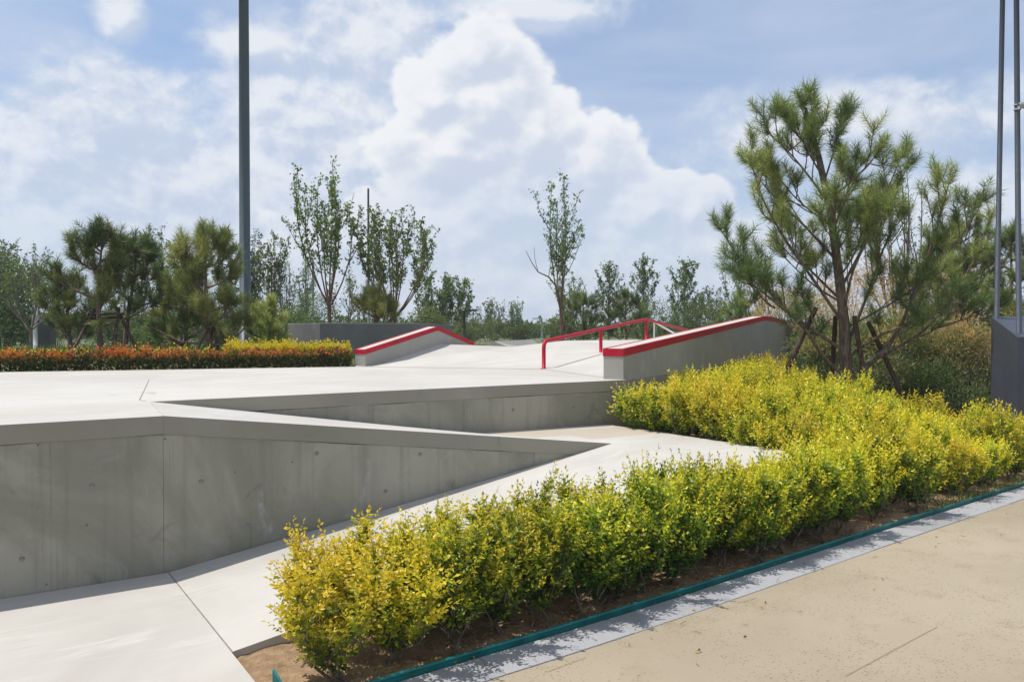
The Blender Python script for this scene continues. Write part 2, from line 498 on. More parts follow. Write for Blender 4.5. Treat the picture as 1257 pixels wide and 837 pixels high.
M_RED = red_paint()
M_TEAL = plain('teal_plastic', (0.004, 0.13, 0.122), 0.5, 0.0, 0.25, 8.0, 0.4, 0.1)
M_GRANITE = granite(); M_PATH = path_mat()
M_SOIL = soil_mat('sandy_soil', (0.24, 0.155, 0.09), (0.44, 0.305, 0.185))
M_TURF = turf_mat()
M_POLE = plain('dark_pole_paint', srgb(66, 80, 86), 0.45, 0.0, 0.06, 1.0, 0.5, 0.03)
M_PANEL = plain('charcoal_panel_paint', srgb(66, 70, 80), 0.42, 0.0, 0.12, 1.6, 0.4, 0.05)
M_MAST = plain('mast_grey_paint', srgb(58, 65, 76), 0.6, 0.0, 0.06, 1.0, 0.3, 0.03)
M_PLANTER = concrete('planter_concrete', (0.17, 0.175, 0.175), (0.135, 0.14, 0.14), (0.20, 0.205, 0.20))
M_GALV = plain('galvanised_steel', (0.42, 0.45, 0.47), 0.45, 0.4, 0.1, 3.0)
M_DARKMETAL = plain('dark_metal', (0.05, 0.055, 0.06), 0.45, 0.3, 0.1, 3.0)
M_GALVDARK = plain('grey_green_paint', srgb(96, 108, 104), 0.6, 0.0, 0.06, 3.0)
M_LENS = plain('pale_lens', (0.5, 0.52, 0.52), 0.15, 0.0, 0.05, 3.0)
M_WHITE = plain('white_paint', (0.78, 0.78, 0.76), 0.45, 0.0, 0.05, 3.0)
M_JOINT = plain('joint_filler', (0.22, 0.205, 0.175), 0.9, 0.0, 0.3, 30.0, 0.1)
M_PLUG = plain('mortar_plug', (0.23, 0.218, 0.18), 0.9, 0.0, 0.3, 40.0, 0.1)
M_STAKE = bark('weathered_stake_wood', (0.065, 0.043, 0.033), (0.15, 0.105, 0.085), 30)
M_PINEBARK = bark('pine_bark', (0.095, 0.070, 0.055), (0.25, 0.19, 0.145), 26)
M_BARK = bark('brown_bark', (0.10, 0.065, 0.045), (0.22, 0.15, 0.11), 24)
M_GREYBARK = bark('grey_bark', (0.12, 0.10, 0.085), (0.24, 0.21, 0.18), 24)
M_STEM = bark('privet_stem', (0.12, 0.10, 0.075), (0.26, 0.22, 0.17), 60)
M_LEAF = leafmat('broad_leaf'); M_GOLD = leafmat('golden_privet_leaf', 0.38, 0.42, 0.35)
M_NEEDLE = leafmat('pine_needle', 0.28, 0.45, 0.3)

# ------------------------------------------------------------------ ground
LED0 = np.array([1.28, 9.15]); LDIR = np.array([0.4846, 0.8747]); LNRM = np.array([0.8747, -0.4846])   # along the big ledge, and out to its right


def sst(a, b, x):
    t = np.clip((np.asarray(x, float) - a) / (b - a), 0, 1); return t * t * (3 - 2 * t)


EDGE_PTS = [(-6.0, -0.95), (-0.93, 3.27), (-0.52, 3.62), (0.31, 4.235), (1.04, 4.81), (2.61, 6.08), (5.24, 8.17), (9.0, 11.05), (16, 16.2)]


def edge_y(x):
    return np.interp(x, [p[0] for p in EDGE_PTS], [p[1] for p in EDGE_PTS])


def terrain_z(x, y):
    x = np.asarray(x, float); y = np.asarray(y, float)
    rx, ry = x - O[0], y - O[1]
    u = rx * UX[0] + ry * UX[1]; v = rx * VX[0] + ry * VX[1]
    s = (x - LED0[0]) * LNRM[0] + (y - LED0[1]) * LNRM[1]
    back = sst(13.0, 19.0, y) * 1.0
    mound = 0.42 * (1 - sst(0.9, 3.6, s)) * sst(-1.75, -0.6, v)
    right = np.maximum(back, mound)
    deck = (s < -0.7) & (v > 2.0)
    z = np.where(deck, 1.0, right)
    inner = (u < 4.7) & (v < 1.6) & (v > -1.5)
    z = np.where(inner, -0.3, z)
    z = np.where((v <= -1.5) & (u < 4.7), -0.12, z)
    z = np.where(y < edge_y(x) + 0.02, -0.07, z)
    far = np.hypot(x, y)
    z = z + sst(150, 600, far) * 1.0
    return z


def spaced(fine0, fine1, step, lim0, lim1):
    a = list(np.arange(fine0, fine1 + 1e-6, step)); s = step
    while a[-1] < lim1: s *= 1.35; a.append(a[-1] + s)
    s = step
    while a[0] > lim0: s *= 1.35; a.insert(0, a[0] - s)
    return np.array(a)


gx = spaced(-16, 16, 0.25, -700, 700); gy = spaced(-2, 24, 0.25, -500, 900)
X, Y = np.meshgrid(gx, gy)
rng = np.random.default_rng(7)
Z = terrain_z(X, Y) + rng.normal(0, 0.004, X.shape)
nx, ny = len(gx), len(gy)
i, j = np.meshgrid(np.arange(nx - 1), np.arange(ny - 1)); q = (j * nx + i).reshape(-1)
g = MB(); g.add(np.stack([X, Y, Z], -1), np.stack([q, q + 1, q + 1 + nx, q + nx], -1))
tag(obj('ground', g, M_TURF, smooth=True), kind='structure')

# planting soil of the golden shrub bed: a crumbly sheet over the ground
bx = np.arange(-1.5, 8.0, 0.035); by = np.arange(3.0, 12.4, 0.035)
X, Y = np.meshgrid(bx, by)
U = (X - O[0]) * UX[0] + (Y - O[1]) * UX[1]; V = (X - O[0]) * VX[0] + (Y - O[1]) * VX[1]
Sd = (X - LED0[0]) * LNRM[0] + (Y - LED0[1]) * LNRM[1]
low = rng.normal(0, 1, X.shape)
for _ in range(2):
    low = (low + np.roll(low, 1, 0) + np.roll(low, -1, 0) + np.roll(low, 1, 1) + np.roll(low, -1, 1)) / 5
Z = np.maximum(terrain_z(X, Y), -0.035) + 0.02 + low * 0.022; Z = np.where(U < 0.04, -0.05, Z)
keep = (Y > edge_y(X) + 0.005) & (U > -0.25) & ~((U < 4.7) & (V > -1.42)) & ~((U >= 4.7) & (Sd < -0.1) & (V > 1.1))
kq = keep[:-1, :-1] & keep[1:, :-1] & keep[:-1, 1:] & keep[1:, 1:]
nx = len(bx); jj, ii = np.nonzero(kq); q = jj * nx + ii
faces = np.stack([q, q + 1, q + 1 + nx, q + nx], -1)
used = np.unique(faces); remap = -np.ones(X.size, int); remap[used] = np.arange(len(used))
g = MB(); g.add(np.stack([X, Y, Z], -1).reshape(-1, 3)[used], remap[faces])
tag(obj('soil', g, M_SOIL, smooth=True), kind='structure')

# clods and fallen bits on the soil
g = MB(); r0 = random.Random(3)
for _ in range(2600):
    x = r0.uniform(-0.9, 6.5); y = float(edge_y(x)) + 0.03 + abs(r0.gauss(0, 0.30))
    u, v = UV(x, y)
    if (u < 4.85 and v > -1.66) or u < 0.08: continue
    s = r0.uniform(0.005, 0.016); z = float(terrain_z(x, y)); z = max(z, -0.035) + 0.022
    p = np.array([(1, 0, 0), (-.5, .8, 0), (-.5, -.8, 0), (.1, .1, .9)]) * s * np.array([r0.uniform(.7, 1.4), r0.uniform(.7, 1.4), r0.uniform(.5, 1.1)])
    a = r0.uniform(0, 6.28); ca, sa = math.cos(a), math.sin(a)
    p = np.stack([p[:, 0] * ca - p[:, 1] * sa + x, p[:, 0] * sa + p[:, 1] * ca + y, p[:, 2] + z - 0.003], 1)
    g.add(p, [(0, 1, 3), (1, 2, 3), (2, 0, 3)])
tag(obj('soil_clods', g, M_SOIL), kind='stuff')

# path, kerb stones, teal edging -------------------------------------------------
ep = np.array(EDGE_PTS)


def resample(pts, step):
    pts = np.asarray(pts, float); d = np.concatenate([[0], np.cumsum(np.linalg.norm(np.diff(pts, axis=0), axis=1))])
    # smooth by Catmull-like interpolation on a fine parameter
    n = max(2, int(d[-1] / step)); t = np.linspace(0, d[-1], n + 1)
    out = np.stack([np.interp(t, d, pts[:, k]) for k in range(pts.shape[1])], 1)
    for _ in range(6): out[1:-1] = (out[:-2] + 2 * out[1:-1] + out[2:]) / 4
    return out


edge = resample(ep, 0.12)
tan = np.gradient(edge, axis=0); tan /= np.linalg.norm(tan, axis=1)[:, None]
outn = np.stack([tan[:, 1], -tan[:, 0]], 1)          # towards the path
KW = 0.235


def offset(d): return edge + outn * d


inner_k = offset(KW - 0.006)
poly_far = [(60, inner_k[-1][1]), (60, -40), (-40, -40), (-40, inner_k[0][1])]
g = MB()
n = len(inner_k)
top = [(p[0], p[1], 0.0) for p in inner_k]
lowr = [(p[0] + 30 * outn[k][0] * 1.0, p[1] - 30, 0.0) for k, p in enumerate(inner_k)]
g.add(top + lowr, [(k, n + k, n + k + 1, k + 1) for k in range(n - 1)])
g.add([(inner_k[-1][0], inner_k[-1][1], 0), (lowr[-1][0], lowr[-1][1], 0), (120, -30, 0), (120, 90, 0)], [(0, 1, 2, 3)])
tag(obj('path', g, M_PATH), kind='structure')
# a fine saw cut across the path
g = MB()
for (a, b) in (((1040, 832), (1152, 771)), ((671, 827), (719, 809)), ((905, 742), (930, 735))):
    P = [np.array([(x - 628) / F_PX * 1568 / (y - 406), 1568 / (y - 406)]) for x, y in (a, b)]
    d = (P[1] - P[0]) / np.linalg.norm(P[1] - P[0]); nrm = np.array([-d[1], d[0]]) * 0.0013
    k = 14; ps = [P[0] + (P[1] - P[0]) * t / k + nrm * random.Random(t).uniform(-1, 1) * 1.2 for t in range(k + 1)]
    vs = [(*(p + nrm), 0.004) for p in ps] + [(*(p - nrm), 0.004) for p in ps]
    g.add(vs, [(i, i + 1, k + 2 + i, k + 1 + i) for i in range(k)])
tag(obj('path_crack', g, plain('dark_crack', (0.17, 0.135, 0.09), 0.9)), kind='structure')

kerb = empty('kerb', (0, 0, 0)); tag(kerb, kind='structure')
step = 7
r0 = random.Random(11)
k = 0
while k + step < n:
    a, b = k, k + step
    g = MB(); inn = offset(0.004); ou = offset(KW)
    gap = tan[a] * 0.002
    lo, hi = -0.05, 0.006 + r0.uniform(-0.0015, 0.0015)
    idx = list(range(a, b + 1))
    A = [inn[q].copy() for q in idx]; B = [ou[q].copy() for q in idx]
    A[0] += gap; B[0] += gap; A[-1] -= tan[b] * 0.002; B[-1] -= tan[b] * 0.002
    m_ = len(A)
    poly = [(*p,) for p in B] + [(*p,) for p in A[::-1]]
    g.prism(poly, hi, lo)
    obj('kerb_stone', g, M_GRANITE, kerb, bevel=0.003)
    k += step


def strip_solid(pts, w, z0, z1, lean=None):
    """a thin upright band along a plan line"""
    pts = np.asarray(pts, float); t = np.gradient(pts, axis=0); t /= np.linalg.norm(t, axis=1)[:, None]
    nr = np.stack([t[:, 1], -t[:, 0]], 1); g = MB(); k = len(pts)
    z0 = np.full(k, z0) if np.isscalar(z0) else z0; z1 = np.full(k, z1) if np.isscalar(z1) else z1
    a = pts - nr * w / 2; b = pts + nr * w / 2
    v = [(*a[i], z0[i]) for i in range(k)] + [(*b[i], z0[i]) for i in range(k)] + [(*b[i], z1[i]) for i in range(k)] + [(*a[i], z1[i]) for i in range(k)]
    f = []
    for i in range(k - 1):
        f += [(k + i, k + i + 1, 2 * k + i + 1, 2 * k + i), (2 * k + i, 2 * k + i + 1, 3 * k + i + 1, 3 * k + i), (3 * k + i, 3 * k + i + 1, i + 1, i), (i, i + 1, k + i + 1, k + i)]
    f += [(0, k, 2 * k, 3 * k), (k - 1, 4 * k - 1, 3 * k - 1, 2 * k - 1)]
    g.add(v, f); return g


i0 = int(np.argmin(np.abs(edge[:, 0] + 0.90)))
ed = edge[i0:]
ed = np.concatenate([np.array([W(0.075, -2.03), W(0.07, -2.12), W(0.07, -2.3)]), ed[1:]])
ed = resample(ed, 0.10)
kk = len(ed); r0 = np.random.default_rng(5)
wob = np.convolve(r0.normal(0, 1, kk + 8), np.ones(9) / 9, 'valid')
ed_n = np.gradient(ed, axis=0); ed_n /= np.linalg.norm(ed_n, axis=1)[:, None]
ed = ed + np.stack([ed_n[:, 1], -ed_n[:, 0]], 1) * (wob * 0.012)[:, None] - np.stack([ed_n[:, 1], -ed_n[:, 0]], 1) * 0.016
zt = 0.027 + wob * 0.006; zt[0] = 0.055
teal = empty('bed_edging'); tag(teal, 'teal plastic edging strip running between shrub bed and granite kerb', 'garden edging')
obj('edging_board', strip_solid(ed, 0.012, -0.04, zt), M_TEAL, teal, smooth=False)
g = MB(); g.tube([(*p, z + 0.004) for p, z in zip(ed[2:], zt[2:])], 0.011, 8)
obj('rolled_rim', g, M_TEAL, teal, smooth=True)

# ------------------------------------------------------------------ lower slabs and ramps
plaza = empty('skate_plaza', (O[0], O[1], 0), ROT); tag(plaza, kind='structure')
ZD = 1.04; ZL = 0.55; CAP = 0.122


def edge_uv(u):
    # v of the granite's inner line under a given u
    for v in np.linspace(-1.6, -8, 400):
        p = W(u, v)
        if p[1] < edge_y(p[0]) + 0.03: return v
    return -8


g = MB(); g.prism([(-9.0, edge_uv(-9.0)), (-2.5, edge_uv(-2.5)), (0.022, edge_uv(0.02) - 0.0), (0.022, -0.003), (-9, -0.003)], 0.0, -0.25)
obj('lower_slab', g, M_SLAB, plaza, bevel=0.002)
g = MB(); g.box(0.0225, 0.0285, -1.575, -0.01, -0.1, -0.003)
obj('slab_joint', g, M_JOINT, plaza)
g = MB()
pl = [(0.029, -1.58), (3.9, -1.58), (3.9, -0.003), (0.029, -0.003)]
g.prism(pl, [0.002, ZL, ZL, 0.002], [-0.25, 0.2, 0.2, -0.25])
obj('sloped_slab', g, M_SLAB, plaza, bevel=0.002)
g = MB(); g.prism([(3.904, -1.58), (4.86, -1.58), (4.86, 1.196), (3.10, 1.196), (3.904, 0.0)], [ZL, ZL, ZL, ZL + 0.025, ZL], 0.2)
obj('landing_slab', g, M_SLAB, plaza, bevel=0.004)
# side ramp that drops from the deck between the two walls
g = MB(); nseg = 12
tops = []
for s in range(nseg + 1):
    t = s / nseg
    a = (3.9 * t, 0.0, ZD + (ZL - ZD) * t); b_ = (0.12 + 2.98 * t, 1.196, ZD + (ZL + 0.025 - ZD) * t)
    tops.append((a, b_))
vs = []; fs = []
for a, b_ in tops:
    th = CAP
    vs += [a, b_, (b_[0], b_[1], b_[2] - th), (a[0], a[1], a[2] - th)]
for s in range(nseg):
    o = 4 * s; p = o + 4
    fs += [(o, p, p + 1, o + 1), (o + 3, o + 2, p + 2, p + 3), (o, o + 3, p + 3, p), (o + 1, p + 1, p + 2, o + 2)]
fs += [(0, 1, 2, 3), (4 * nseg, 4 * nseg + 3, 4 * nseg + 2, 4 * nseg + 1)]
g.add(vs, fs)
ramp = obj('side_ramp', g, M_DECK, plaza, bevel=0.002)
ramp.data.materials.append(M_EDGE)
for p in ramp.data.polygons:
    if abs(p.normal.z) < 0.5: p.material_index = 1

# the raised deck: a slab whose rim is proud of the wall below
led = lambda t, off=0.0: UV(*(LED0 + LDIR * t + LNRM * off))
LA = np.array([-2.47, 12.47])
deck_poly = [(-11.0, 0.0), (0.0, 0.0), (0.12, 1.2), (5.15, 1.2), led(11.2, -0.06), UV(4.5, 22.0), UV(-1.2, 18.5), UV(-1.55, 14.6), UV(*LA), UV(-6.9, 10.85), UV(-15, 8.0)]
g = MB(); g.prism(deck_poly, ZD, ZD - CAP)
deck = obj('plaza_deck', g, M_DECK, plaza, bevel=0.003)
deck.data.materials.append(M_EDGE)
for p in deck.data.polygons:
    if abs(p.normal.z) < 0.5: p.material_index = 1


def ribbon(pts, w, z, name, parent):
    pts = np.array(pts, float); t = np.gradient(pts, axis=0); t /= np.linalg.norm(t, axis=1)[:, None]
    nr = np.stack([-t[:, 1], t[:, 0]], 1) * w / 2; k = len(pts); g = MB()
    g.add([(*(p + q), z) for p, q in zip(pts, nr)] + [(*(p - q), z) for p, q in zip(pts, nr)], [(k + i, k + i + 1, i + 1, i) for i in range(k - 1)])
    return obj(name, g, M_JOINT, parent)


ribbon([(0.10, 1.22), (0.075, 1.39), (0.35, 2.8), (0.63, 4.26)], 0.006, ZD + 0.003, 'deck_joint', plaza)


def retaining_wall(name, label, segs, v0, vthick, zt_fn, zb_fn, plugs):
    w = empty(name, (O[0], O[1], 0), ROT); tag(w, label, 'concrete wall')
    for (u0, u1) in segs:
        g = MB(); k = max(1, int((u1 - u0) / 0.07)); rw = np.random.default_rng(int(100 + u0 * 10)); jit = np.convolve(rw.normal(0, 1, k + 7), np.ones(5) / 5, 'valid') * 0.004; us = np.linspace(u0 + 0.001, u1 - 0.001, k + 1)
        vs = []; fs = []
        for ju, u in zip(jit, us):
            vs += [(u, v0, zb_fn(u)), (u, v0 + vthick, zb_fn(u)), (u, v0 + vthick, zt_fn(u) + ju), (u, v0, zt_fn(u) + ju)]
        for s in range(k):
            o = 4 * s; p = o + 4
            fs += [(o, p, p + 3, o + 3), (o + 3, p + 3, p + 2, o + 2), (o + 1, o + 2, p + 2, p + 1), (o, o + 1, p + 1, p)]
        fs += [(0, 3, 2, 1), (4 * k, 4 * k + 1, 4 * k + 2, 4 * k + 3)]
        g.add(vs, fs); obj('wall_panel', g, M_WALL, w)
    pm = None
    for (u, z) in plugs:
        if pm is None:
            g = MB(); an = [i * math.pi / 5 for i in range(10)]
            g.add([(0.016 * math.cos(a), -0.002, 0.016 * math.sin(a)) for a in an] + [(0.019 * math.cos(a), 0.004, 0.019 * math.sin(a)) for a in an] + [(0, 0.001, 0)],
                  [(i, (i + 1) % 10, 20) for i in range(10)] + [(10 + i, 10 + (i + 1) % 10, (i + 1) % 10, i) for i in range(10)])
            pm = g.mesh('tie_plug')
        o = obj('tie_plug', pm, M_PLUG, w); o.location = (u, v0 - 0.001, z)
    return w


zr = lambda u: ZD + (ZL - ZD) * min(max(u / 3.9, 0), 1)
zlow = lambda u: min(max(u / 3.9, 0), 1) * ZL
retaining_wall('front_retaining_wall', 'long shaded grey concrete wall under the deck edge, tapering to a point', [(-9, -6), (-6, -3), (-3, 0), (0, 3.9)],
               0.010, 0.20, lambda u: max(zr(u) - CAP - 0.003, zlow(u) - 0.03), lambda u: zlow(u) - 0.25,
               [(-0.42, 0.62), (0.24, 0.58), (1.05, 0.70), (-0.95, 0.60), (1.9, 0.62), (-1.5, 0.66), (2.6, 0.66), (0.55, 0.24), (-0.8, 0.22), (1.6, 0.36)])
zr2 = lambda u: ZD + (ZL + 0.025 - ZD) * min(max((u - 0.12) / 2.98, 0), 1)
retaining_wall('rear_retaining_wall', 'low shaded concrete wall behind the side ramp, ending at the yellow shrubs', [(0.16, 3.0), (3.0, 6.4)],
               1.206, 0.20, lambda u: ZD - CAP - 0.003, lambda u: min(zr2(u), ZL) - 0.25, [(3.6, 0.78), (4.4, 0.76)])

# bank that rises to a crest between the two ledges
A0 = (-2.47, 12.47, ZD + .003); A1 = (0.465, 11.60, ZD + .003); A2 = (1.20, 9.25, ZD + .003)
C = [(-1.33, 14.25, 1.366), (0.0, 14.86, 1.305), (1.0, 15.13, 1.415), (2.62, 15.57, 1.425), (4.95, 16.0, 1.60)]
D = [(-0.2, 17.4, ZD), (0.9, 18.2, ZD), (2.2, 19.0, ZD), (3.9, 20.2, ZD), (6.4, 18.7, 1.35)]
g = MB()
g.add([uvp(*p) for p in [A0, A1, A2] + C + D], [(0, 4, 3), (0, 1, 4), (1, 5, 4), (1, 6, 5), (1, 2, 6), (2, 7, 6), (3, 4, 9, 8), (4, 5, 10, 9), (5, 6, 11, 10), (6, 7, 12, 11)])
obj('skate_bank', g, M_DECK, plaza)


# ------------------------------------------------------------------ ledges, rails
def ledge(name, label, pts, wv, zb, band=0.085):
    """pts: the near top edge (x, y, z); wv: plan vector across; zb: bottom heights"""
    t = empty(name, pts[0][:2] + (zb[0],)); tag(t, label, 'skate ledge')
    L = Vector((pts[0][0], pts[0][1], zb[0])); k = len(pts); wv = Vector((wv[0], wv[1], 0))
    near = [Vector(p) - L for p in pts]; far = [p + wv for p in near]
    bot = [Vector((p.x, p.y, z - L.z)) for p, z in zip(near, zb)]; botf = [b + wv for b in bot]

    def sweep(rows):
        g = MB(); m_ = len(rows[0]); vs = [tuple(p) for r in rows for p in r]
        f = [(i * m_ + j, (i + 1) * m_ + j, (i + 1) * m_ + (j + 1) % m_, i * m_ + (j + 1) % m_) for i in range(len(rows) - 1) for j in range(m_)]
        f += [tuple(range(m_)), tuple((len(rows) - 1) * m_ + j for j in range(m_ - 1, -1, -1))]
        g.add(vs, f); return g
    rows = [(bot[i], near[i], far[i], botf[i]) for i in range(k)]
    body = obj('concrete_body', sweep(rows), M_BODY, t, bevel=0.005)
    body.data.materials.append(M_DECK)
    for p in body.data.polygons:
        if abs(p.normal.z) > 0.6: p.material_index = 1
    wn = wv.normalized(); up = Vector((0, 0, 1)); d = (near[1] - near[0]); d.z = 0; d.normalize()
    e = 0.005

    def channel(base, s):
        # L-shaped steel: a band on the side and a narrow lip on top
        rows = []
        for i in range(k):
            p = base[i]; o_ = -wn * e * s; lip = wn * 0.022 * s
            rows.append((p + o_ + up * e, p + lip + up * e, p + lip - up * 0.001, p - wn * 0.001 * s - up * 0.0 , p - wn * 0.001 * s - up * band, p + o_ - up * band))
        return sweep(rows)
    obj('steel_edge', channel(near, 1), M_RED, t)
    obj('steel_edge', channel(far, -1), M_RED, t)
    g = MB(); a = near[0] - wn * e; b = far[0] + wn * e
    q = [a - d * 0.006, b - d * 0.006, b - d * 0.0005, a - d * 0.0005]
    g.hexa([tuple(p - up * band) for p in q] + [tuple(p + up * e) for p in q])
    obj('steel_end_plate', g, M_RED, t)
    return t


def lp(t, py):
    p = LED0 + LDIR * t; return (float(p[0]), float(p[1]), 1.6 + (406 - py) / F_PX * float(p[1]))


ledge('skate_ledge', 'long red edged concrete ledge climbing behind the golden shrubs to the pine', [lp(0, 428.4), lp(7.6, 388.6), lp(8.1, 388.2), lp(10.6, 394.5)], tuple(-LNRM * 0.25),
      [0.35, 0.6, 0.6, 0.8], 0.085)
l2 = []
for t_, py in ((0, 429.2), (1.96, 401.2), (2.02, 401.0), (3.22, 420.0)):
    p = LA + np.array([0.185, -0.02]) + LDIR * t_; l2.append((float(p[0]), float(p[1]), 1.6 + (406 - py) / F_PX * float(p[1])))
ledge('skate_ledge', 'shorter peaked concrete ledge with red edge beside the clipped orange hedge', l2, tuple(-LNRM * 0.21), [1.02, 1.25, 1.25, 1.1], 0.072)

# small grey wedge just past the crest
g = MB(); wd = LDIR * 1.6
a = np.array([-0.72, 15.30]); b = np.array([-0.02, 15.50]); m_ = a * 0.46 + b * 0.54
zz = 1.15
g.add([(*a, zz), (*b, zz), (*m_, 1.395), (*(a + wd), zz), (*(b + wd), zz), (*(m_ + wd), 1.42), (*(a * .9 + b * .1), 1.27), (*(b * .95 + a * .05), 1.28)],
      [(0, 1, 7, 2, 6), (1, 4, 5, 2, 7), (0, 6, 2, 5, 3), (3, 5, 4), (0, 3, 4, 1)])
tag(obj('concrete_wedge', g, M_BODY), 'small grey concrete wedge at the crest between ledge and red rail', 'skate obstacle')


def arc_line(pts, rad, k=6):
    """round the inner corners of a polyline"""
    P = [Vector(p) for p in pts]; out = [P[0]]
    for i in range(1, len(P) - 1):
        a = (P[i - 1] - P[i]).normalized(); b = (P[i + 1] - P[i]).normalized(); r = rad[i - 1]
        s, e = P[i] + a * r, P[i] + b * r
        for t in range(k + 1):
            t /= k; out.append((1 - t) ** 2 * s + 2 * t * (1 - t) * P[i] + t * t * e)
    out.append(P[-1]); return out


rl = [(0.465, 11.68), (1.51, 13.57), (2.62, 15.57), (3.98, 18.0)]
rail = empty('grind_rail', (rl[0][0], rl[0][1], ZD)); tag(rail, 'red tubular grind rail on three posts rising over the bank beside the ledge', 'grind rail')
rb = Vector((rl[0][0], rl[0][1], ZD))
loc = lambda x, y, z: Vector((x, y, z)) - rb
line = arc_line([loc(*rl[0], ZD + 0.012), loc(*rl[0], 1.445), loc(*rl[2], 1.822), loc(*rl[3], 1.605), loc(*rl[3], ZD + 0.05)], [0.11, 0.05, 0.11])
g = MB(); g.tube(line, 0.029, 12); obj('top_tube', g, M_RED, rail, smooth=True)
bz = [(rl[1], 1.20, 1.63), (rl[2], 1.41, 1.815)]
for (p, z0, z1) in bz:
    g = MB(); g.tube([loc(*p, z0), loc(*p, z1)], 0.029, 12); obj('post', g, M_RED, rail, smooth=True)
for (p, z0) in ((rl[0], ZD + .003), (rl[1], 1.205), (rl[2], 1.425)):
    g = MB(); q = loc(*p, z0); g.box(q.x - .045, q.x + .045, q.y - .045, q.y + .045, q.z - 0.03, q.z + 0.010); obj('base_plate', g, M_RED, rail)

wr = empty('handrail', (3.5, 20.0, ZD)); tag(wr, 'thin white sloping handrail seen beyond the peak of the red rail', 'handrail')
g = MB(); g.tube([(0.03, 0, 0.80), (0.62, 0.2, 0.48)], 0.022, 8); obj('bar', g, M_WHITE, wr, smooth=True)
for (x, y, h) in ((0.06, 0.01, 0.78), (0.58, 0.19, 0.5)):
    g = MB(); g.tube([(x, y, -0.1), (x, y, h)], 0.018, 8); obj('post', g, M_WHITE, wr, smooth=True)


# ------------------------------------------------------------------ foliage builders
def unit(a): return a / (np.linalg.norm(a, axis=-1, keepdims=True) + 1e-9)


def leaves(mb, P, A, L, Wd, col, rng, roll=None):
    """rhombic leaves: base P, axis A, length L, width Wd; two triangles folded along the midrib"""
    n = len(P); A = unit(A)
    ref = rng.normal(0, 1, (n, 3)); ref[:, 2] += 0.6
    Sd = unit(np.cross(A, ref)); Nn = np.cross(Sd, A)
    L = np.broadcast_to(L, n)[:, None]; Wd = np.broadcast_to(Wd, n)[:, None]
    v0 = P; v2 = P + A * L - Nn * L * 0.10
    mid = P + A * L * 0.45 + Nn * Wd * 0.18
    v1 = mid + Sd * Wd * 0.5; v3 = mid - Sd * Wd * 0.5
    V = np.stack([v0, v1, v2, v3], 1).reshape(-1, 3)
    b = np.arange(n) * 4
    F = np.concatenate([np.stack([b, b + 1, b + 2], 1), np.stack([b, b + 2, b + 3], 1)])
    C = np.repeat(col, 4, axis=0)
    mb.add(V, F, C)


def needles(mb, P, A, L, w, col, rng):
    n = len(P); A = unit(A); Sd = unit(np.cross(A, rng.normal(0, 1, (n, 3)))) * w * 0.5
    L = np.broadcast_to(L, n)[:, None]
    V = np.stack([P - Sd, P + Sd, P + A * L], 1).reshape(-1, 3)
    F = (np.arange(n * 3).reshape(-1, 3))
    mb.add(V, F, np.repeat(col, 3, axis=0))


def ramp_col(g, stops):
    g = np.clip(g, 0, 1); xs = [s[0] for s in stops]
    return np.stack([np.interp(g, xs, [s[1][k] for s in stops]) for k in range(3)], 1)


GOLD = [(0.0, (0.040, 0.090, 0.014)), (0.28, (0.115, 0.200, 0.020)), (0.52, (0.36, 0.41, 0.032)), (0.75, (0.70, 0.62, 0.045)), (1.0, (0.80, 0.65, 0.05))]


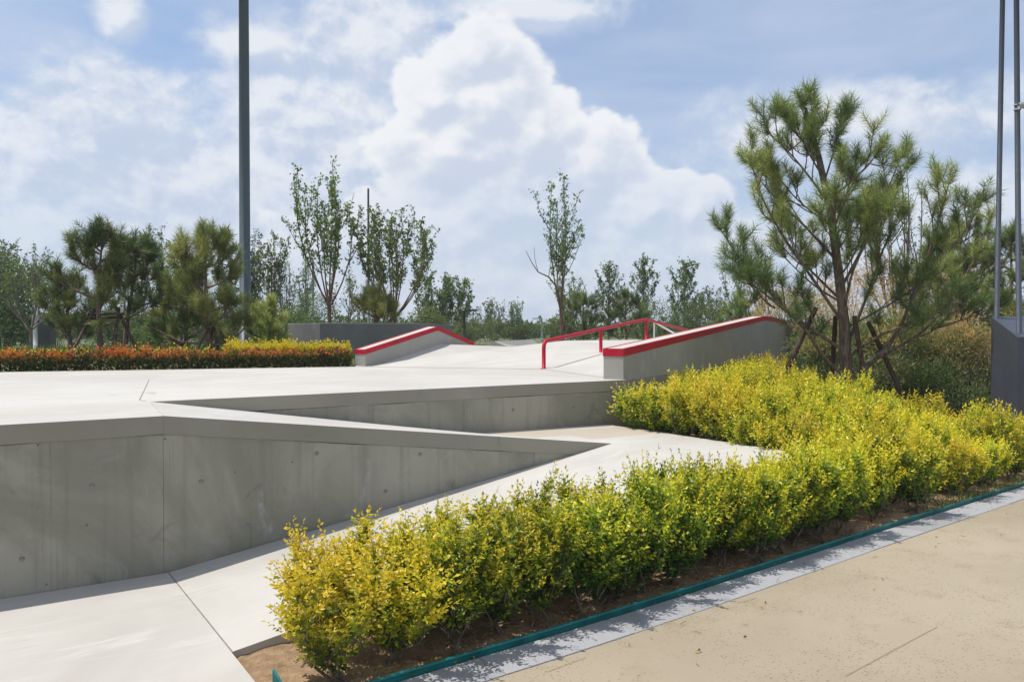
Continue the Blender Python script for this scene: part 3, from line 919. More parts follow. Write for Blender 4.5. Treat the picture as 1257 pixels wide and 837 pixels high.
def shrub_meshes(seed, h, w, gold, dense=1.0, leaf=0.023, stem_h=0.10):
    rng = np.random.default_rng(seed); st = MB(); fo = MB()
    P = []; A = []; G = []; LL = []
    # one or two crooked feet, then a spray of upright stems
    k = int(7 + rng.integers(0, 3)); feet = rng.normal(0, 0.025, (3, 2))
    fork = []
    for f in feet[: 2 if rng.random() < 0.5 else 3]:
        top = np.array([f[0] + rng.normal(0, .05), f[1] + rng.normal(0, .05), stem_h + rng.uniform(0.02, 0.08)])
        mid = np.array([f[0] + rng.normal(0, .02), f[1] + rng.normal(0, .02), stem_h * 0.5])
        st.tube([(f[0], f[1], -0.06), mid, top], [0.011, 0.009, 0.007], 5); fork.append(top)
    for s in range(k):
        b0 = fork[s % len(fork)]
        a = 2 * math.pi * (s + rng.uniform(-.35, .35)) / k; r = w * 0.5 * rng.uniform(0.25, 0.85)
        hh = h * rng.uniform(0.68, 1.04) * (1 - 0.12 * (r / (w * .5)))
        end = np.array([math.cos(a) * r, math.sin(a) * r, hh])
        t = np.linspace(0, 1, 7)[:, None]
        side = np.array([math.cos(a), math.sin(a), 0]) * w * 0.13
        path = b0 + (end - b0) * t + side * np.sin(t * math.pi) + rng.normal(0, 0.008, (7, 3))
        st.tube(path, np.linspace(0.0055, 0.0016, 7), 4, cap=False)
        nt = int(36 * dense)
        for q in range(nt + 6):
            tt = rng.uniform(0.02, 1.0) ** 0.9 if q < nt else rng.uniform(0.75, 1.0)
            i = min(5, int(tt * 6)); p0 = path[i] + (path[i + 1] - path[i]) * (tt * 6 - i)
            aa = rng.uniform(0, 2 * math.pi)
            d = unit(np.array([math.cos(aa), math.sin(aa), rng.uniform(0.3, 1.3)]) + 0.4 * np.array([p0[0], p0[1], 0]) / (w * 0.5))
            ln = rng.uniform(0.07, 0.17) * (1.0 if q < nt else 0.9)
            if q >= nt: d = unit(np.array([rng.normal(0, .30), rng.normal(0, .30), 1.0])); ln = rng.uniform(0.07, 0.20)
            nl = max(4, int(ln / 0.0105 * (0.8 + 0.2 * dense)))
            ts = (np.arange(nl) + rng.uniform(0, 1)) / nl
            bend = np.array([0, 0, 1.0])
            pts = p0 + d * (ts * ln)[:, None] + bend * (0.25 * ln * ts ** 2)[:, None]
            tint = rng.normal(0, 0.10)
            # leaves in pairs on opposite sides
            perp = unit(np.cross(d, rng.normal(0, 1, 3))); perp2 = np.cross(d, perp)
            ph = np.arange(nl) * math.pi / 1.0 + np.floor(np.arange(nl) / 2) * math.pi / 2
            ax = d * 0.75 + perp * np.cos(ph)[:, None] + perp2 * np.sin(ph)[:, None] + rng.normal(0, 0.25, (nl, 3))
            ax[-1] = d
            P.append(pts); A.append(ax)
            rr = np.hypot(pts[:, 0], pts[:, 1]) / (w * .5)
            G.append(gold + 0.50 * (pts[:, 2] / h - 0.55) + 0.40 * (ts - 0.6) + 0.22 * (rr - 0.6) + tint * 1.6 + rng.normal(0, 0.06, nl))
            LL.append(leaf * rng.uniform(0.6, 1.35, nl) * (1.05 - 0.3 * ts))
            if q % 3 == 0: st.tube([p0, p0 + d * ln + bend * .25 * ln], [0.0016, 0.0008], 3, cap=False)
    P = np.concatenate(P); A = np.concatenate(A); G = np.concatenate(G); LL = np.concatenate(LL)
    ok = P[:, 2] > 0.03
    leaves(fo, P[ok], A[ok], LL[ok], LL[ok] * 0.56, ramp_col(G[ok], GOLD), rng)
    return st.mesh('stem', True), fo.mesh('foliage')


def curve_to(p0, d0, length, rng, up=0.3, wig=0.08, k=6):
    pts = [np.array(p0, float)]; d = unit(np.array(d0, float))
    for _ in range(k - 1):
        d = unit(d + np.array([0, 0, up / k]) + rng.normal(0, wig, 3)); pts.append(pts[-1] + d * length / (k - 1))
    return np.array(pts)


def sample(path, t):
    k = len(path) - 1; i = min(k - 1, int(t * k)); f = t * k - i
    return path[i] * (1 - f) + path[i + 1] * f, unit(path[i + 1] - path[i])


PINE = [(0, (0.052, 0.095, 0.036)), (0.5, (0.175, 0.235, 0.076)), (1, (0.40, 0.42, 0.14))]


def pine(name, label, loc, trunk, limbs, trunk_r, seed, second=9, sec_len=(0.35, 0.8), shoots=4, shoot_len=(0.16, 0.32), nl=0.11, per=7, nw=0.006, tone=0.5, step=0.012, start=0.3, group=None, cat='pine tree', dens=1.0, bare_to=0.5):
    rng = np.random.default_rng(seed); root = empty(name, loc); tag(root, label, cat, group)
    wood = MB(); fo = MB(); trunk = np.array(trunk, float)
    wood.tube(trunk, np.linspace(trunk_r, trunk_r * 0.22, len(trunk)), 10)
    P = []; A = []; G = []

    def brush(path, t0=0.0, g=0.0):
        ln = np.linalg.norm(np.diff(path, axis=0), axis=1).sum() * (1 - t0); k = max(3, int(ln / step))
        for t in np.linspace(t0, 1, k):
            p, d = sample(path, min(t, 0.999))
            a = rng.uniform(0, 2 * math.pi, per); x = unit(np.cross(d, np.array([0.3, 0.2, 0.9]))); y = np.cross(d, x)
            fwd = rng.uniform(0.55, 1.15, per) + (0.8 if t > 0.93 else 0)
            ax = d * fwd[:, None] + x * np.cos(a)[:, None] + y * np.sin(a)[:, None]
            ax[:, 2] -= 0.10
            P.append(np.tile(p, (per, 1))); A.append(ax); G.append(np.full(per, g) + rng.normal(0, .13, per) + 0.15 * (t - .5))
    for lb in limbs:
        path = np.array(lb['p'], float); r = lb.get('r', 0.03)
        fine = resample(path, 0.12) if len(path) > 2 else path
        wood.tube(fine, np.linspace(r, max(0.006, r * 0.25), len(fine)), 7, cap=False)
        n2 = int(lb.get('n', second) * dens); gl = tone + rng.normal(0, 0.16)
        for q in range(n2):
            t = start + (1 - start) * (q + rng.uniform(0.1, 0.9)) / n2
            p, d = sample(fine, min(t, .999))
            sd_ = unit(d * 0.7 + rng.normal(0, 0.65, 3) + np.array([0, 0, 0.45]))
            ln = rng.uniform(*sec_len) * (1.1 - 0.35 * t) * lb.get('s', 1)
            sp = curve_to(p, sd_, ln, rng, 0.9, 0.10)
            wood.tube(sp, np.linspace(0.011, 0.005, len(sp)), 5, cap=False)
            brush(sp, bare_to, gl)
            for _ in range(shoots):
                p2, d2 = sample(sp, rng.uniform(0.4, 0.99))
                s2 = curve_to(p2, d2 * 0.8 + rng.normal(0, 0.55, 3) + np.array([0, 0, 0.5]), rng.uniform(*shoot_len), rng, 0.7, 0.06, 4)
                wood.tube(s2, np.linspace(0.006, 0.004, len(s2)), 4, cap=False)
                brush(s2, 0.15, gl + rng.normal(0, 0.12))
        tip = curve_to(fine[-1], fine[-1] - fine[-2], shoot_len[1], rng, 0.6, 0.05, 4); brush(tip, 0, gl)
        for _ in range(3):
            s2 = curve_to(fine[-1], unit(fine[-1] - fine[-2]) + rng.normal(0, .5, 3), shoot_len[1] * .8, rng, 0.8, 0.05, 4); brush(s2, 0, gl); wood.tube(s2, 0.005, 4, cap=False)
    P = np.concatenate(P); A = np.concatenate(A); G = np.concatenate(G)
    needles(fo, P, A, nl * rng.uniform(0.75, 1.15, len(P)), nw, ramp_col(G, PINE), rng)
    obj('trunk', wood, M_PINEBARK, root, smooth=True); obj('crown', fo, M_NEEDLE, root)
    return root


def whorl_limbs(trunk, H, n, spread, rng, droop=0.1, lo=0.3, hi=0.97, top_r=0.25):
    out = []
    for q in range(n):
        t = lo + (hi - lo) * (q + rng.uniform(0, 1)) / n; p, d = sample(np.array(trunk, float), min(t, .999))
        a = q * 2.4 + rng.uniform(-.5, .5); ln = spread * (top_r + (1 - top_r) * (1 - ((t - lo) / (1 - lo))) ** 0.8) * rng.uniform(0.75, 1.15)
        c = curve_to(p, (math.cos(a), math.sin(a), 0.15 - droop), ln, rng, 0.9, 0.09, 5)
        out.append({'p': c, 'r': 0.02 + 0.012 * ln})
    out.append({'p': np.array(trunk, float)[-2:], 'r': 0.02})
    return out


LEAFG = [(0, (0.060, 0.100, 0.028)), (0.5, (0.120, 0.185, 0.050)), (1, (0.23, 0.30, 0.085))]


def broad_tree(name, label, loc, H, Wd, seed, stems=5, clear=0.25, leaf=0.09, dens=1.0, tone=0.5, mat=None, form='vase', group=None, twig=0.35, bare=0.0, trunk_r=None, stops=LEAFG, cat='tree'):
    rng = np.random.default_rng(seed); root = empty(name, loc); tag(root, label, cat, group)
    wood = MB(); fo = MB(); P = []; A = []; G = []
    tr = trunk_r or 0.012 * H + 0.02
    if form == 'cone':
        trunk = curve_to((0, 0, -0.15), (0, 0, 1), H + 0.1, rng, 0.5, 0.02, 8); wood.tube(trunk, np.linspace(tr, tr * .15, 8), 7)
        axes = []
        nb = int(22 * (0.6 + 0.4 * dens))
        for q in range(nb):
            t = clear + (0.97 - clear) * q / nb; p, d = sample(trunk, t); a = q * 2.4 + rng.uniform(-.4, .4)
            prof = math.sin(math.pi * min(1, ((t - clear) / (1 - clear)) * 0.80 + 0.22)) ** 0.8
            c = curve_to(p, (math.cos(a), math.sin(a), 0.8), Wd * 0.5 * prof * rng.uniform(.75, 1.2) + 0.1, rng, 1.0, 0.08, 5)
            wood.tube(c, np.linspace(tr * .25, 0.006, 5), 4, cap=False); axes.append((c, 0.15))
        axes.append((trunk[-3:], 0.0))
    else:
        cz = H * clear * rng.uniform(.5, .8)
        trunk = curve_to((0, 0, -0.15), (rng.normal(0, .04), rng.normal(0, .04), 1), cz + 0.2, rng, 0.3, 0.02, 4)
        wood.tube(trunk, np.linspace(tr, tr * .8, 4), 8); axes = []
        for s in range(stems):
            a = 2 * math.pi * (s + rng.uniform(-.3, .3)) / stems; r = Wd * 0.5 * rng.uniform(0.25, 0.95) if s else Wd * .05
            p0, _ = sample(trunk, rng.uniform(0.75, .999)); hh = H * rng.uniform(0.72, 0.99) if s else H
            end = np.array([math.cos(a) * r, math.sin(a) * r, hh]); t = np.linspace(0, 1, 9)[:, None]
            bow = np.array([math.cos(a), math.sin(a), 0]) * Wd * (0.16 if form == 'vase' else 0.05)
            lat = np.concatenate([1 - (1 - t) ** (2.4 if form == 'vase' else 1.2)] * 2 + [t], 1)
            c = p0 + (end - p0) * lat + bow * 0.35 * np.sin(t * math.pi) + np.cumsum(rng.normal(0, 0.012 * H / 4, (9, 3)), 0) * t
            wood.tube(c, np.linspace(tr * .40, 0.006, 9), 5, cap=False); axes.append((c, 0.28))
            for q in range(int(2 + 3 * rng.random())):
                p, d = sample(c, rng.uniform(.25, .75)); aa = rng.uniform(0, 6.28)
                c2 = curve_to(p, d * 1.0 + 0.8 * np.array([math.cos(aa), math.sin(aa), .1]), H * rng.uniform(.15, .32), rng, 0.9, 0.08, 6)
                wood.tube(c2, np.linspace(tr * .22, 0.005, 6), 4, cap=False); axes.append((c2, 0.1))
    for (c, t0) in axes:
        ln = np.linalg.norm(np.diff(c, axis=0), axis=1).sum(); k = max(2, int(ln / 0.11))
        isbare = rng.random() < bare
        for q in range(k):
            p, d = sample(c, t0 + (1 - t0) * (q + rng.uniform(0, 1)) / k * .999)
            aa = rng.uniform(0, 6.28); tw = unit(np.array([math.cos(aa), math.sin(aa), 0.9]) + d * .5); tl = twig * rng.uniform(.35, 1.0)
            wood.tube([p, p + tw * tl], [0.005, 0.003], 3, cap=False)
            if isbare and rng.random() < .85: continue
            gap = rng.random()
            n = rng.poisson((10 if gap > .35 else 3) * dens)
            if n:
                f = rng.uniform(0.15, 1.1, n)[:, None]
                P.append(p + tw * tl * f + rng.normal(0, .03, (n, 3))); A.append(rng.normal(0, 1, (n, 3)) + tw * .6 + np.array([0, 0, -.2]))
                G.append(np.full(n, tone + rng.normal(0, .16)) + rng.normal(0, .1, n))
    if P:
        P = np.concatenate(P); A = np.concatenate(A); G = np.concatenate(G)
        leaves(fo, P, A, leaf * rng.uniform(.6, 1.2, len(P)), leaf * .62 * rng.uniform(.7, 1.1, len(P)), ramp_col(G, stops), rng)
    obj('trunk', wood, mat or M_GREYBARK, root, smooth=True)
    if P is not None and len(P): obj('crown', fo, M_LEAF, root)
    return root


DARK = [(0, (0.055, 0.088, 0.030)), (0.5, (0.115, 0.165, 0.055)), (1, (0.20, 0.25, 0.085))]
TAMA = [(0, (0.060, 0.11, 0.040)), (0.35, (0.17, 0.21, 0.08)), (0.6, (0.46, 0.40, 0.20)), (1.0, (0.66, 0.37, 0.20))]


def bush(name, label, loc, H, Wx, Wy, seed, n=4200, leaf=0.06, tone=0.5, stops=DARK, feather=False, lumps=14, group=None, cat='shrub', z0=0.0, topwarm=0.0, mat=None):
    """a rounded leafy bush: clumps of leaves on branches, gaps between the clumps"""
    rng = np.random.default_rng(seed); root = empty(name, loc); tag(root, label, cat, group); wood = MB(); fo = MB()
    cs = []
    for q in range(lumps):
        a = rng.uniform(0, 6.28); rr = math.sqrt(rng.uniform(0.02, 1)); zz = rng.uniform(0.12, 0.88)
        wid = math.sqrt(max(0.05, 1 - (max(0, zz - 0.35) / 0.68) ** 2))
        cs.append((np.array([math.cos(a) * rr * Wx * .5 * wid * .82, math.sin(a) * rr * Wy * .5 * wid * .82, z0 + zz * H]), rng.uniform(0.16, 0.27) * min(max(Wx, 0.5), H * 1.3)))
    for c, r in cs:
        b = np.array([c[0] * .15, c[1] * .15, -0.1]); t = np.linspace(0, 1, 5)[:, None]
        wood.tube(b + (c - b) * t + rng.normal(0, .02, (5, 3)) * t, np.linspace(0.014, 0.005, 5), 4, cap=False)
    per = n // lumps
    for c, r in cs:
        d = unit(rng.normal(0, 1, (per, 3))); rad = r * rng.uniform(0.35, 1.08, per)[:, None] ** .6
        p = c + d * rad * np.array([1.05, 1.05, .85]); p = p[p[:, 2] > 0.02]; k = len(p); d = d[:k]
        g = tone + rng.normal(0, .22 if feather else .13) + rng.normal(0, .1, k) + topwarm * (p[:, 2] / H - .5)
        if feather:
            ax = d + np.array([0, 0, .35]) + rng.normal(0, .45, (k, 3)); leaves(fo, p, ax, leaf * rng.uniform(.8, 1.5, k), leaf * .22, ramp_col(g, stops), rng)
        else:
            leaves(fo, p, d * .7 + rng.normal(0, .7, (k, 3)), leaf * rng.uniform(.6, 1.2, k), leaf * .6, ramp_col(g, stops), rng)
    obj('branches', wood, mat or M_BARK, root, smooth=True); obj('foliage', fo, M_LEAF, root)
    return root


# ------------------------------------------------------------------ golden shrubs
GROW = 'golden shrubs in the bed along the teal edging'
MASS = 'golden shrubs massed between landing, ledge and pine'
near_kinds = {}
for key, gold in (('bright', 0.72), ('mid', 0.46), ('green', 0.34)):
    near_kinds[key] = [shrub_meshes(100 + 7 * q + int(gold * 100), 0.66 + 0.03 * q, 0.58, gold, 1.0, 0.034, 0.04) for q in range(3)]
mass_kinds = [shrub_meshes(300 + q, 0.55, 0.58, 0.44 + 0.075 * (q % 3), 0.55, 0.038, 0.03) for q in range(6)]
tuft_kinds = [shrub_meshes(400 + q, 0.54, 0.58, 0.36, 0.62, 0.036, 0.03) for q in range(2)]


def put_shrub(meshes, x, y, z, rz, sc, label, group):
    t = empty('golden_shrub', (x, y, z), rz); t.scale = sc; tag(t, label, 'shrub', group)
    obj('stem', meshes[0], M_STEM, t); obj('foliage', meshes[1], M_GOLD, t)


r0 = random.Random(21)
ORD = 'first second third fourth fifth sixth seventh eighth ninth tenth eleventh twelfth thirteenth fourteenth fifteenth sixteenth seventeenth eighteenth nineteenth twentieth'.split()
# front bed, two staggered rows from the near corner to where the beds merge
front = []
u = 0.36; q = 0
while u < 4.95:
    ve = edge_uv(u)
    front.append((u, ve + 0.18 + r0.uniform(-.04, .06), q, 0)); u += 0.285 + r0.uniform(-.03, .04); q += 1
u = 0.42; q = 0
while u < 4.9:
    ve = edge_uv(u)
    front.append((u, min(ve + 0.56 + r0.uniform(-.05, .05), -1.74), q, 1)); u += 0.30 + r0.uniform(-.03, .04); q += 1
for (u, v, q, row) in front:
    x, y = W(u, v)
    key = 'bright' if u < 0.7 else ('mid' if (u < 1.1 or u > 3.2) else r0.choice(['green', 'mid', 'green']))
    ms = near_kinds[key][r0.randrange(3)]
    hs = 0.97 + r0.uniform(-.10, .07) - (0.06 if 1.0 < u < 2.2 else 0) - 0.14 * max(0, 1 - abs(u - 0.4) / 0.6)
    if q == 0 and row == 0: lab, grp = 'bright yellow shrub at the near corner of the bed beside the slab joint', GROW
    elif q == 0: lab, grp = 'yellow shrub second from the bed corner, against the sloped slab', GROW
    elif row == 0: lab, grp = f'yellow green front row shrub by the teal edging, {ORD[q]} from the near bed corner', GROW
    else: lab, grp = f'yellow green rear row shrub against the sloped slab, {ORD[q]} from the near bed corner', GROW
    s = 0.95 + r0.uniform(-.06, .08)
    put_shrub(ms, x, y, -0.02, r0.uniform(0, 6.28), (s, s, hs), lab, grp)
cnt = 0
uu = 4.98
while uu < 15.0:
    v = -2.6
    while v < 6.0:
        a = uu + r0.uniform(-.12, .12) * (uu > 5.0); b = v + r0.uniform(-.12, .12); v += 0.335
        x, y = W(a, b)
        if y < edge_y(x) + 0.17 or x > 8.6: continue
        if (x - LED0[0]) * LNRM[0] + (y - LED0[1]) * LNRM[1] < 0.22 and b > 1.0: continue
        lim_y = 14.2 - 2.9 * float(sst(0.315, 0.375, x / y)) - 2.0 * float(sst(0.38, 0.60, x / y)) + 0.2 * math.sin(x * 1.7)
        if y > lim_y: continue
        if 6.05 < x and y > 9.75 and x > 6.15 + (y - 9.75) * 0.0: continue
        cnt += 1
        z = float(terrain_z(x, y)) - 0.01
        s = 1.0 + r0.uniform(-.1, .1)
        edge_row = y < edge_y(x) + 0.62
        tuft = r0.random() < 0.22
        sl_ = (x - LED0[0]) * LNRM[0] + (y - LED0[1]) * LNRM[1]
        if edge_row: place = 'at the path side of the merged bed, next to the teal edging'
        elif a < 5.25: place = 'in the row that borders the concrete landing'
        elif sl_ < 0.75 and b > 1.0: place = 'in the row close under the long red edged ledge'
        elif x > 5.6: place = 'in the mass next to the charcoal plinth'
        elif y > 10.2: place = 'in the mass around the pine and its stakes'
        else: place = 'in the middle of the mass between landing and pine'
        lab = ('greener shrub ' if tuft else 'golden yellow shrub ') + place
        grp = MASS + ', ' + lab.split(' ')[0] + ' ' + place
        ms = tuft_kinds[r0.randrange(2)] if tuft else mass_kinds[r0.randrange(6)]
        put_shrub(ms, x, y, z, r0.uniform(0, 6.28), (s, s, s * (1.0 + r0.uniform(-.2, .17)) * (1.08 if edge_row else 1.0)), lab, grp)
    uu += 0.335
print('mass shrubs', cnt, 'front', len(front))

# ------------------------------------------------------------------ clipped hedges on the deck side
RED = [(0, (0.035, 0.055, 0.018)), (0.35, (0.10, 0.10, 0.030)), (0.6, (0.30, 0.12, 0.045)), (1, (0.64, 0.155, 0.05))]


def hedge(name, label, front_line, depth, H, z, n, stops, leaf, seed, gfun, sprig=0.0, rough=0.05):
    rng = np.random.default_rng(seed); root = empty(name, (*front_line[0], z)); tag(root, label, 'hedge')
    fl = np.array(front_line, float); d = np.concatenate([[0], np.cumsum(np.linalg.norm(np.diff(fl, axis=0), axis=1))])
    s = rng.uniform(0, d[-1], n); p = np.stack([np.interp(s, d, fl[:, 0]), np.interp(s, d, fl[:, 1])], 1)
    i = np.clip(np.searchsorted(d, s) - 1, 0, len(fl) - 2); t = unit(fl[i + 1] - fl[i]); nr = np.stack([-t[:, 1], t[:, 0]], 1)
    lump = 0.5 + 0.5 * np.sin(s * 5.1 + np.sin(s * 2.3) * 2) * np.sin(s * 1.7 + 1)
    lump2 = 0.5 + 0.5 * np.sin(s * 13.0 + 2 * np.sin(s * 7.1))
    b = rng.uniform(0, 1, n) ** 1.5
    hh = H * (0.76 + 0.30 * lump * lump2 + 0.12 * np.sin(s * 27 + b * 9) * np.sin(s * 9.1) + 0.07 * rng.normal(0, 1, n))
    zz = hh * (1 - (1 - rng.uniform(0, 1, n)) ** 1.0 * 1.0)
    topq = rng.random(n) < 0.5
    zz = np.where(topq, hh - np.abs(rng.normal(0, rough, n)), zz)
    back = np.where(topq, rng.uniform(0, 1, n) * depth, np.abs(rng.normal(0, rough, n)))
    P = np.stack([p[:, 0] + nr[:, 0] * back - fl[0][0], p[:, 1] + nr[:, 1] * back - fl[0][1], np.maximum(zz, 0.02)], 1)
    spq = rng.random(n) < sprig; P[spq, 2] += np.abs(rng.normal(0, 0.05, spq.sum()))
    A = np.stack([-nr[:, 0] * .4, -nr[:, 1] * .4, np.full(n, .7)], 1) + rng.normal(0, .6, (n, 3))
    g = gfun(P[:, 2] / H, rng, n, s)
    fo = MB(); leaves(fo, P, A, leaf * rng.uniform(.7, 1.25, n), leaf * .5, ramp_col(g, stops), rng)
    wood = MB()
    for q in np.arange(0.1, d[-1], 0.22):
        x = np.interp(q, d, fl[:, 0]) - fl[0][0]; y = np.interp(q, d, fl[:, 1]) - fl[0][1] + 0.2
        wood.tube([(x, y, -.05), (x + rng.normal(0, .02), y + 0.05, H * .5), (x + rng.normal(0, .05), y + 0.1, H * .9)], [.008, .006, .003], 4, cap=False)
    tag(obj('stems', wood, M_BARK, root), kind='stuff'); obj('foliage', fo, M_LEAF, root)


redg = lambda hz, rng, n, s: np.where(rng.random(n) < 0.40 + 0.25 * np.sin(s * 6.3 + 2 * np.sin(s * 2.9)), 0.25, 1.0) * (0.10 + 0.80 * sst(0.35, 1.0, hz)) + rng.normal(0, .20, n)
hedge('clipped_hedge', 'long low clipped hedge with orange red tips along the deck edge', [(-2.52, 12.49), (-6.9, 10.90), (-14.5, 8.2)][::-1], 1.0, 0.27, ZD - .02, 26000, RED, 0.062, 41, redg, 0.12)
yelg = lambda hz, rng, n, s: 0.25 + 0.55 * sst(0.2, 0.8, hz) + rng.normal(0, .1, n)
hedge('golden_hedge', 'bright yellow shrubs behind the orange hedge, in front of the grey planter', [(-2.75, 13.62), (-4.75, 13.14)][::-1], 1.6, 0.35, ZD - .02, 8000, GOLD, 0.06, 43, yelg, 0.4, 0.06)
hedge('golden_hedge', 'low thin yellow strip behind the orange hedge at the foot of the dense pine', [(-4.80, 12.75), (-7.6, 11.8)][::-1], 0.7, 0.28, ZD - .02, 1900, GOLD, 0.055, 47, yelg, 0.3, 0.06)

# ------------------------------------------------------------------ grey planter, poles, panel
pl = [(-5.15, 18.3), (-4.09, 17.0), (-2.05, 17.75), (-1.6, 21.0), (-4.6, 21.4)]
c0 = Vector((-4.09, 17.0, 0.9)); planter = empty('planter', c0); tag(planter, 'dark grey concrete planter holding the multi-stemmed trees', 'planter')
g = MB(); k = len(pl); ce = np.mean(np.array(pl), 0)
inn = [tuple(np.array(p) + (ce - np.array(p)) * 0.10) for p in pl]
ztop = 1.765 - c0.z
vs = [(p[0] - c0.x, p[1] - c0.y, z) for p, z in [(p, -0.2) for p in pl] + [(p, ztop) for p in pl] + [(p, ztop) for p in inn] + [(p, ztop - .12) for p in inn]]
fs = []
for a in range(k):
    b = (a + 1) % k; fs += [(a, b, k + b, k + a), (k + a, k + b, 2 * k + b, 2 * k + a), (2 * k + a, 2 * k + b, 3 * k + b, 3 * k + a)]
g.add(vs, fs); obj('planter_wall', g, M_PLANTER, planter, bevel=0.012)
g = MB(); g.prism([(p[0] - c0.x, p[1] - c0.y) for p in inn], ztop - .06, ztop - .3); obj('planter_soil', g, M_SOIL, planter)

x, y, _ = at(300.5, 22.0); mast = empty('light_mast', (x, y, 0.95)); tag(mast, 'tall thick dark grey lighting mast rising beside the pines', 'light mast')
g = MB(); g.tube([(0, 0, -.2), (0, 0, 6), (0, 0, 14)], [0.152, 0.142, 0.118], 24); obj('shaft', g, M_POLE, mast, smooth=True)
g = MB(); g.tube([(0, 0, 0.0), (0, 0, 0.05)], 0.26, 20); obj('base_flange', g, M_POLE, mast)
g = MB(); g.box(-0.5, 0.5, -.06, .06, 13.95, 14.08); obj('head_bar', g, M_POLE, mast)
for sx in (-.42, .42):
    g = MB(); g.box(sx - .17, sx + .17, -.28, -.06, 13.8, 14.2); obj('floodlight', g, M_DARKMETAL, mast, bevel=0.02)

# charcoal steel wedge with two poles, at the right edge
pf = [(6.335, 10.0), (9.4, 10.6), (9.4, 11.8), (6.60, 11.0)]; pc = Vector((6.335, 10.0, 0))
panel = empty('steel_plinth', pc); tag(panel, 'charcoal steel plinth with a slanted top at the bed edge', 'plinth')
g = MB()
inset = [(p[0] - pc.x, p[1] - pc.y) for p in pf]
g.prism(inset, [1.525, 1.6, 1.85, 1.795], -0.3)
obj('plinth_shell', g, M_PANEL, panel, bevel=0.008)
g = MB(); g.add([(-0.002 + 0.28 * t - 0.004, 1.0 * t * 0.5 + .5 - .5, 0) for t in (0,)], [])
for (px_, Y_, z0, lab, grp) in ((1222.5, 10.95, 1.74, 'slim grey mast standing at the back of the slanted charcoal plinth', None), (1250.5, 10.2, 1.55, 'slim grey mast with a clamped floodlight at the front of the plinth', None)):
    x, y, _ = at(px_, Y_)
    ms = empty('slim_mast', (x, y, z0)); tag(ms, lab, 'mast', 'slim masts on the charcoal plinth')
    lean = 0.011 if px_ < 1240 else -0.016
    g = MB(); g.tube([(0, 0, -0.15), (lean * 8.5, 0, 8.5)], [0.034, 0.030], 14); obj('shaft', g, M_MAST, ms, smooth=True)
    if px_ > 1240:
        zf = 1.6 + (406 - 133) / F_PX * Y_ - z0
        xo = lean * zf
        g = MB(); g.tube([(xo - .02, -.05, zf), (xo + .10, -.06, zf + .03), (xo + .22, -.07, zf + .045)], [0.038, 0.052, 0.055], 14); f = obj('floodlight', g, M_GALV, ms, smooth=True)
        g = MB(); g.tube([(xo + .222, -.07, zf + .046), (xo + .228, -.07, zf + .047)], 0.05, 14); obj('lens', g, M_LENS, f)
        for zz in (-.03, .03):
            g = MB(); g.tube([(xo, 0, zf + zz - .008), (xo, 0, zf + zz + .008)], 0.042, 14); obj('clamp', g, M_GALV, ms)
        g = MB(); an = np.linspace(0, math.pi * 2, 15); g.tube([(xo + .085 + 0.012 * math.sin(q), -.055 + .062 * math.cos(q), zf + .028 + .062 * math.sin(q)) for q in an], 0.006, 6, cap=False)
        obj('bracket', g, M_DARKMETAL, ms, smooth=True)


def street_lamp(px_, Y_, pytop, r, label, head=None, base=1.0, mat=None, spots=False):
    x, y, zt = at(px_, Y_, py=pytop); t = empty('street_lamp', (x, y, base)); tag(t, label, 'street lamp'); h = zt - base
    g = MB(); g.tube([(0, 0, -.1), (0, 0, h)], [r * 1.15, r * .8], 10); obj('pole', g, mat or M_DARKMETAL, t, smooth=True)
    g = MB(); g.tube([(0, 0, 0), (0, 0, 0.12)], r * 1.9, 10); obj('pole_foot', g, mat or M_DARKMETAL, t)
    if head:
        g = MB(); g.box(min(0, head), max(0, head), -.07, .07, h - .03, h + .04); obj('lamp_head', g, mat or M_DARKMETAL, t, bevel=0.01)
    if spots:
        for dz, dx in ((-1.45, -.16), (-1.75, -.12)):
            g = MB(); g.tube([(0, -.02, h + dz), (dx, -.1, h + dz - .06)], 0.03, 8); a = obj('spot_arm', g, M_DARKMETAL, t)
            g = MB(); g.tube([(dx + .04, -.1, h + dz - .03), (dx - .10, -.14, h + dz - .09)], [0.06, 0.09], 10); obj('spotlight', g, M_DARKMETAL, t)
    return t


street_lamp(452, 21.5, 232, 0.032, 'slender dark lamp post with two spotlights between the multi-stemmed trees', None, 1.0, M_GALVDARK, True)
street_lamp(569.5, 30, 381, 0.055, 'short dark lamp post behind the peak of the smaller ledge', 0.5)
street_lamp(664.5, 46, 391, 0.06, 'far pale lamp post with a flat head left of the slender tree', -0.55, 1.0, M_GALV)
street_lamp(329, 40, 330, 0.07, 'distant grey post among the bare trees beside the mast', None, 1.0, M_GALV)
street_lamp(384, 38, 320, 0.06, 'faint distant post behind the tallest multi-stemmed tree', None, 1.0, M_GALV)
x, y, zt = at(44, 26, py=338)
t = empty('utility_post', (x, y, 1.0)); tag(t, 'pale grey utility post with thick white foot behind the orange hedge', 'post')
g = MB(); g.tube([(0, 0, 1.1), (0, 0, zt - 1.0)], [0.06, 0.05], 12); obj('shaft', g, M_GALV, t, smooth=True)
g = MB(); g.tube([(0, 0, -.2), (0, 0, 1.1)], [0.135, 0.12], 12); obj('post_foot', g, M_WHITE, t, smooth=True)
g = MB(); g.box(.16, .55, -.2, .2, -.1, 0.95); obj('control_cabinet', g, M_DARKMETAL, t, bevel=.02)

# ------------------------------------------------------------------ the big pine
PY = 12.0; px0 = 1041; K = PY / F_PX; rng = np.random.default_rng(77)
tx, ty, _ = at(px0, PY)


def pp(px, py, dy=0.0): return ((px - px0) * K, dy, 1.6 + (406 - py) * K)


def spread_dy(pts, dy):
    n = len(pts); return [pp(p[0], p[1], dy * (i / (n - 1)) ** 0.9) for i, p in enumerate(pts)]


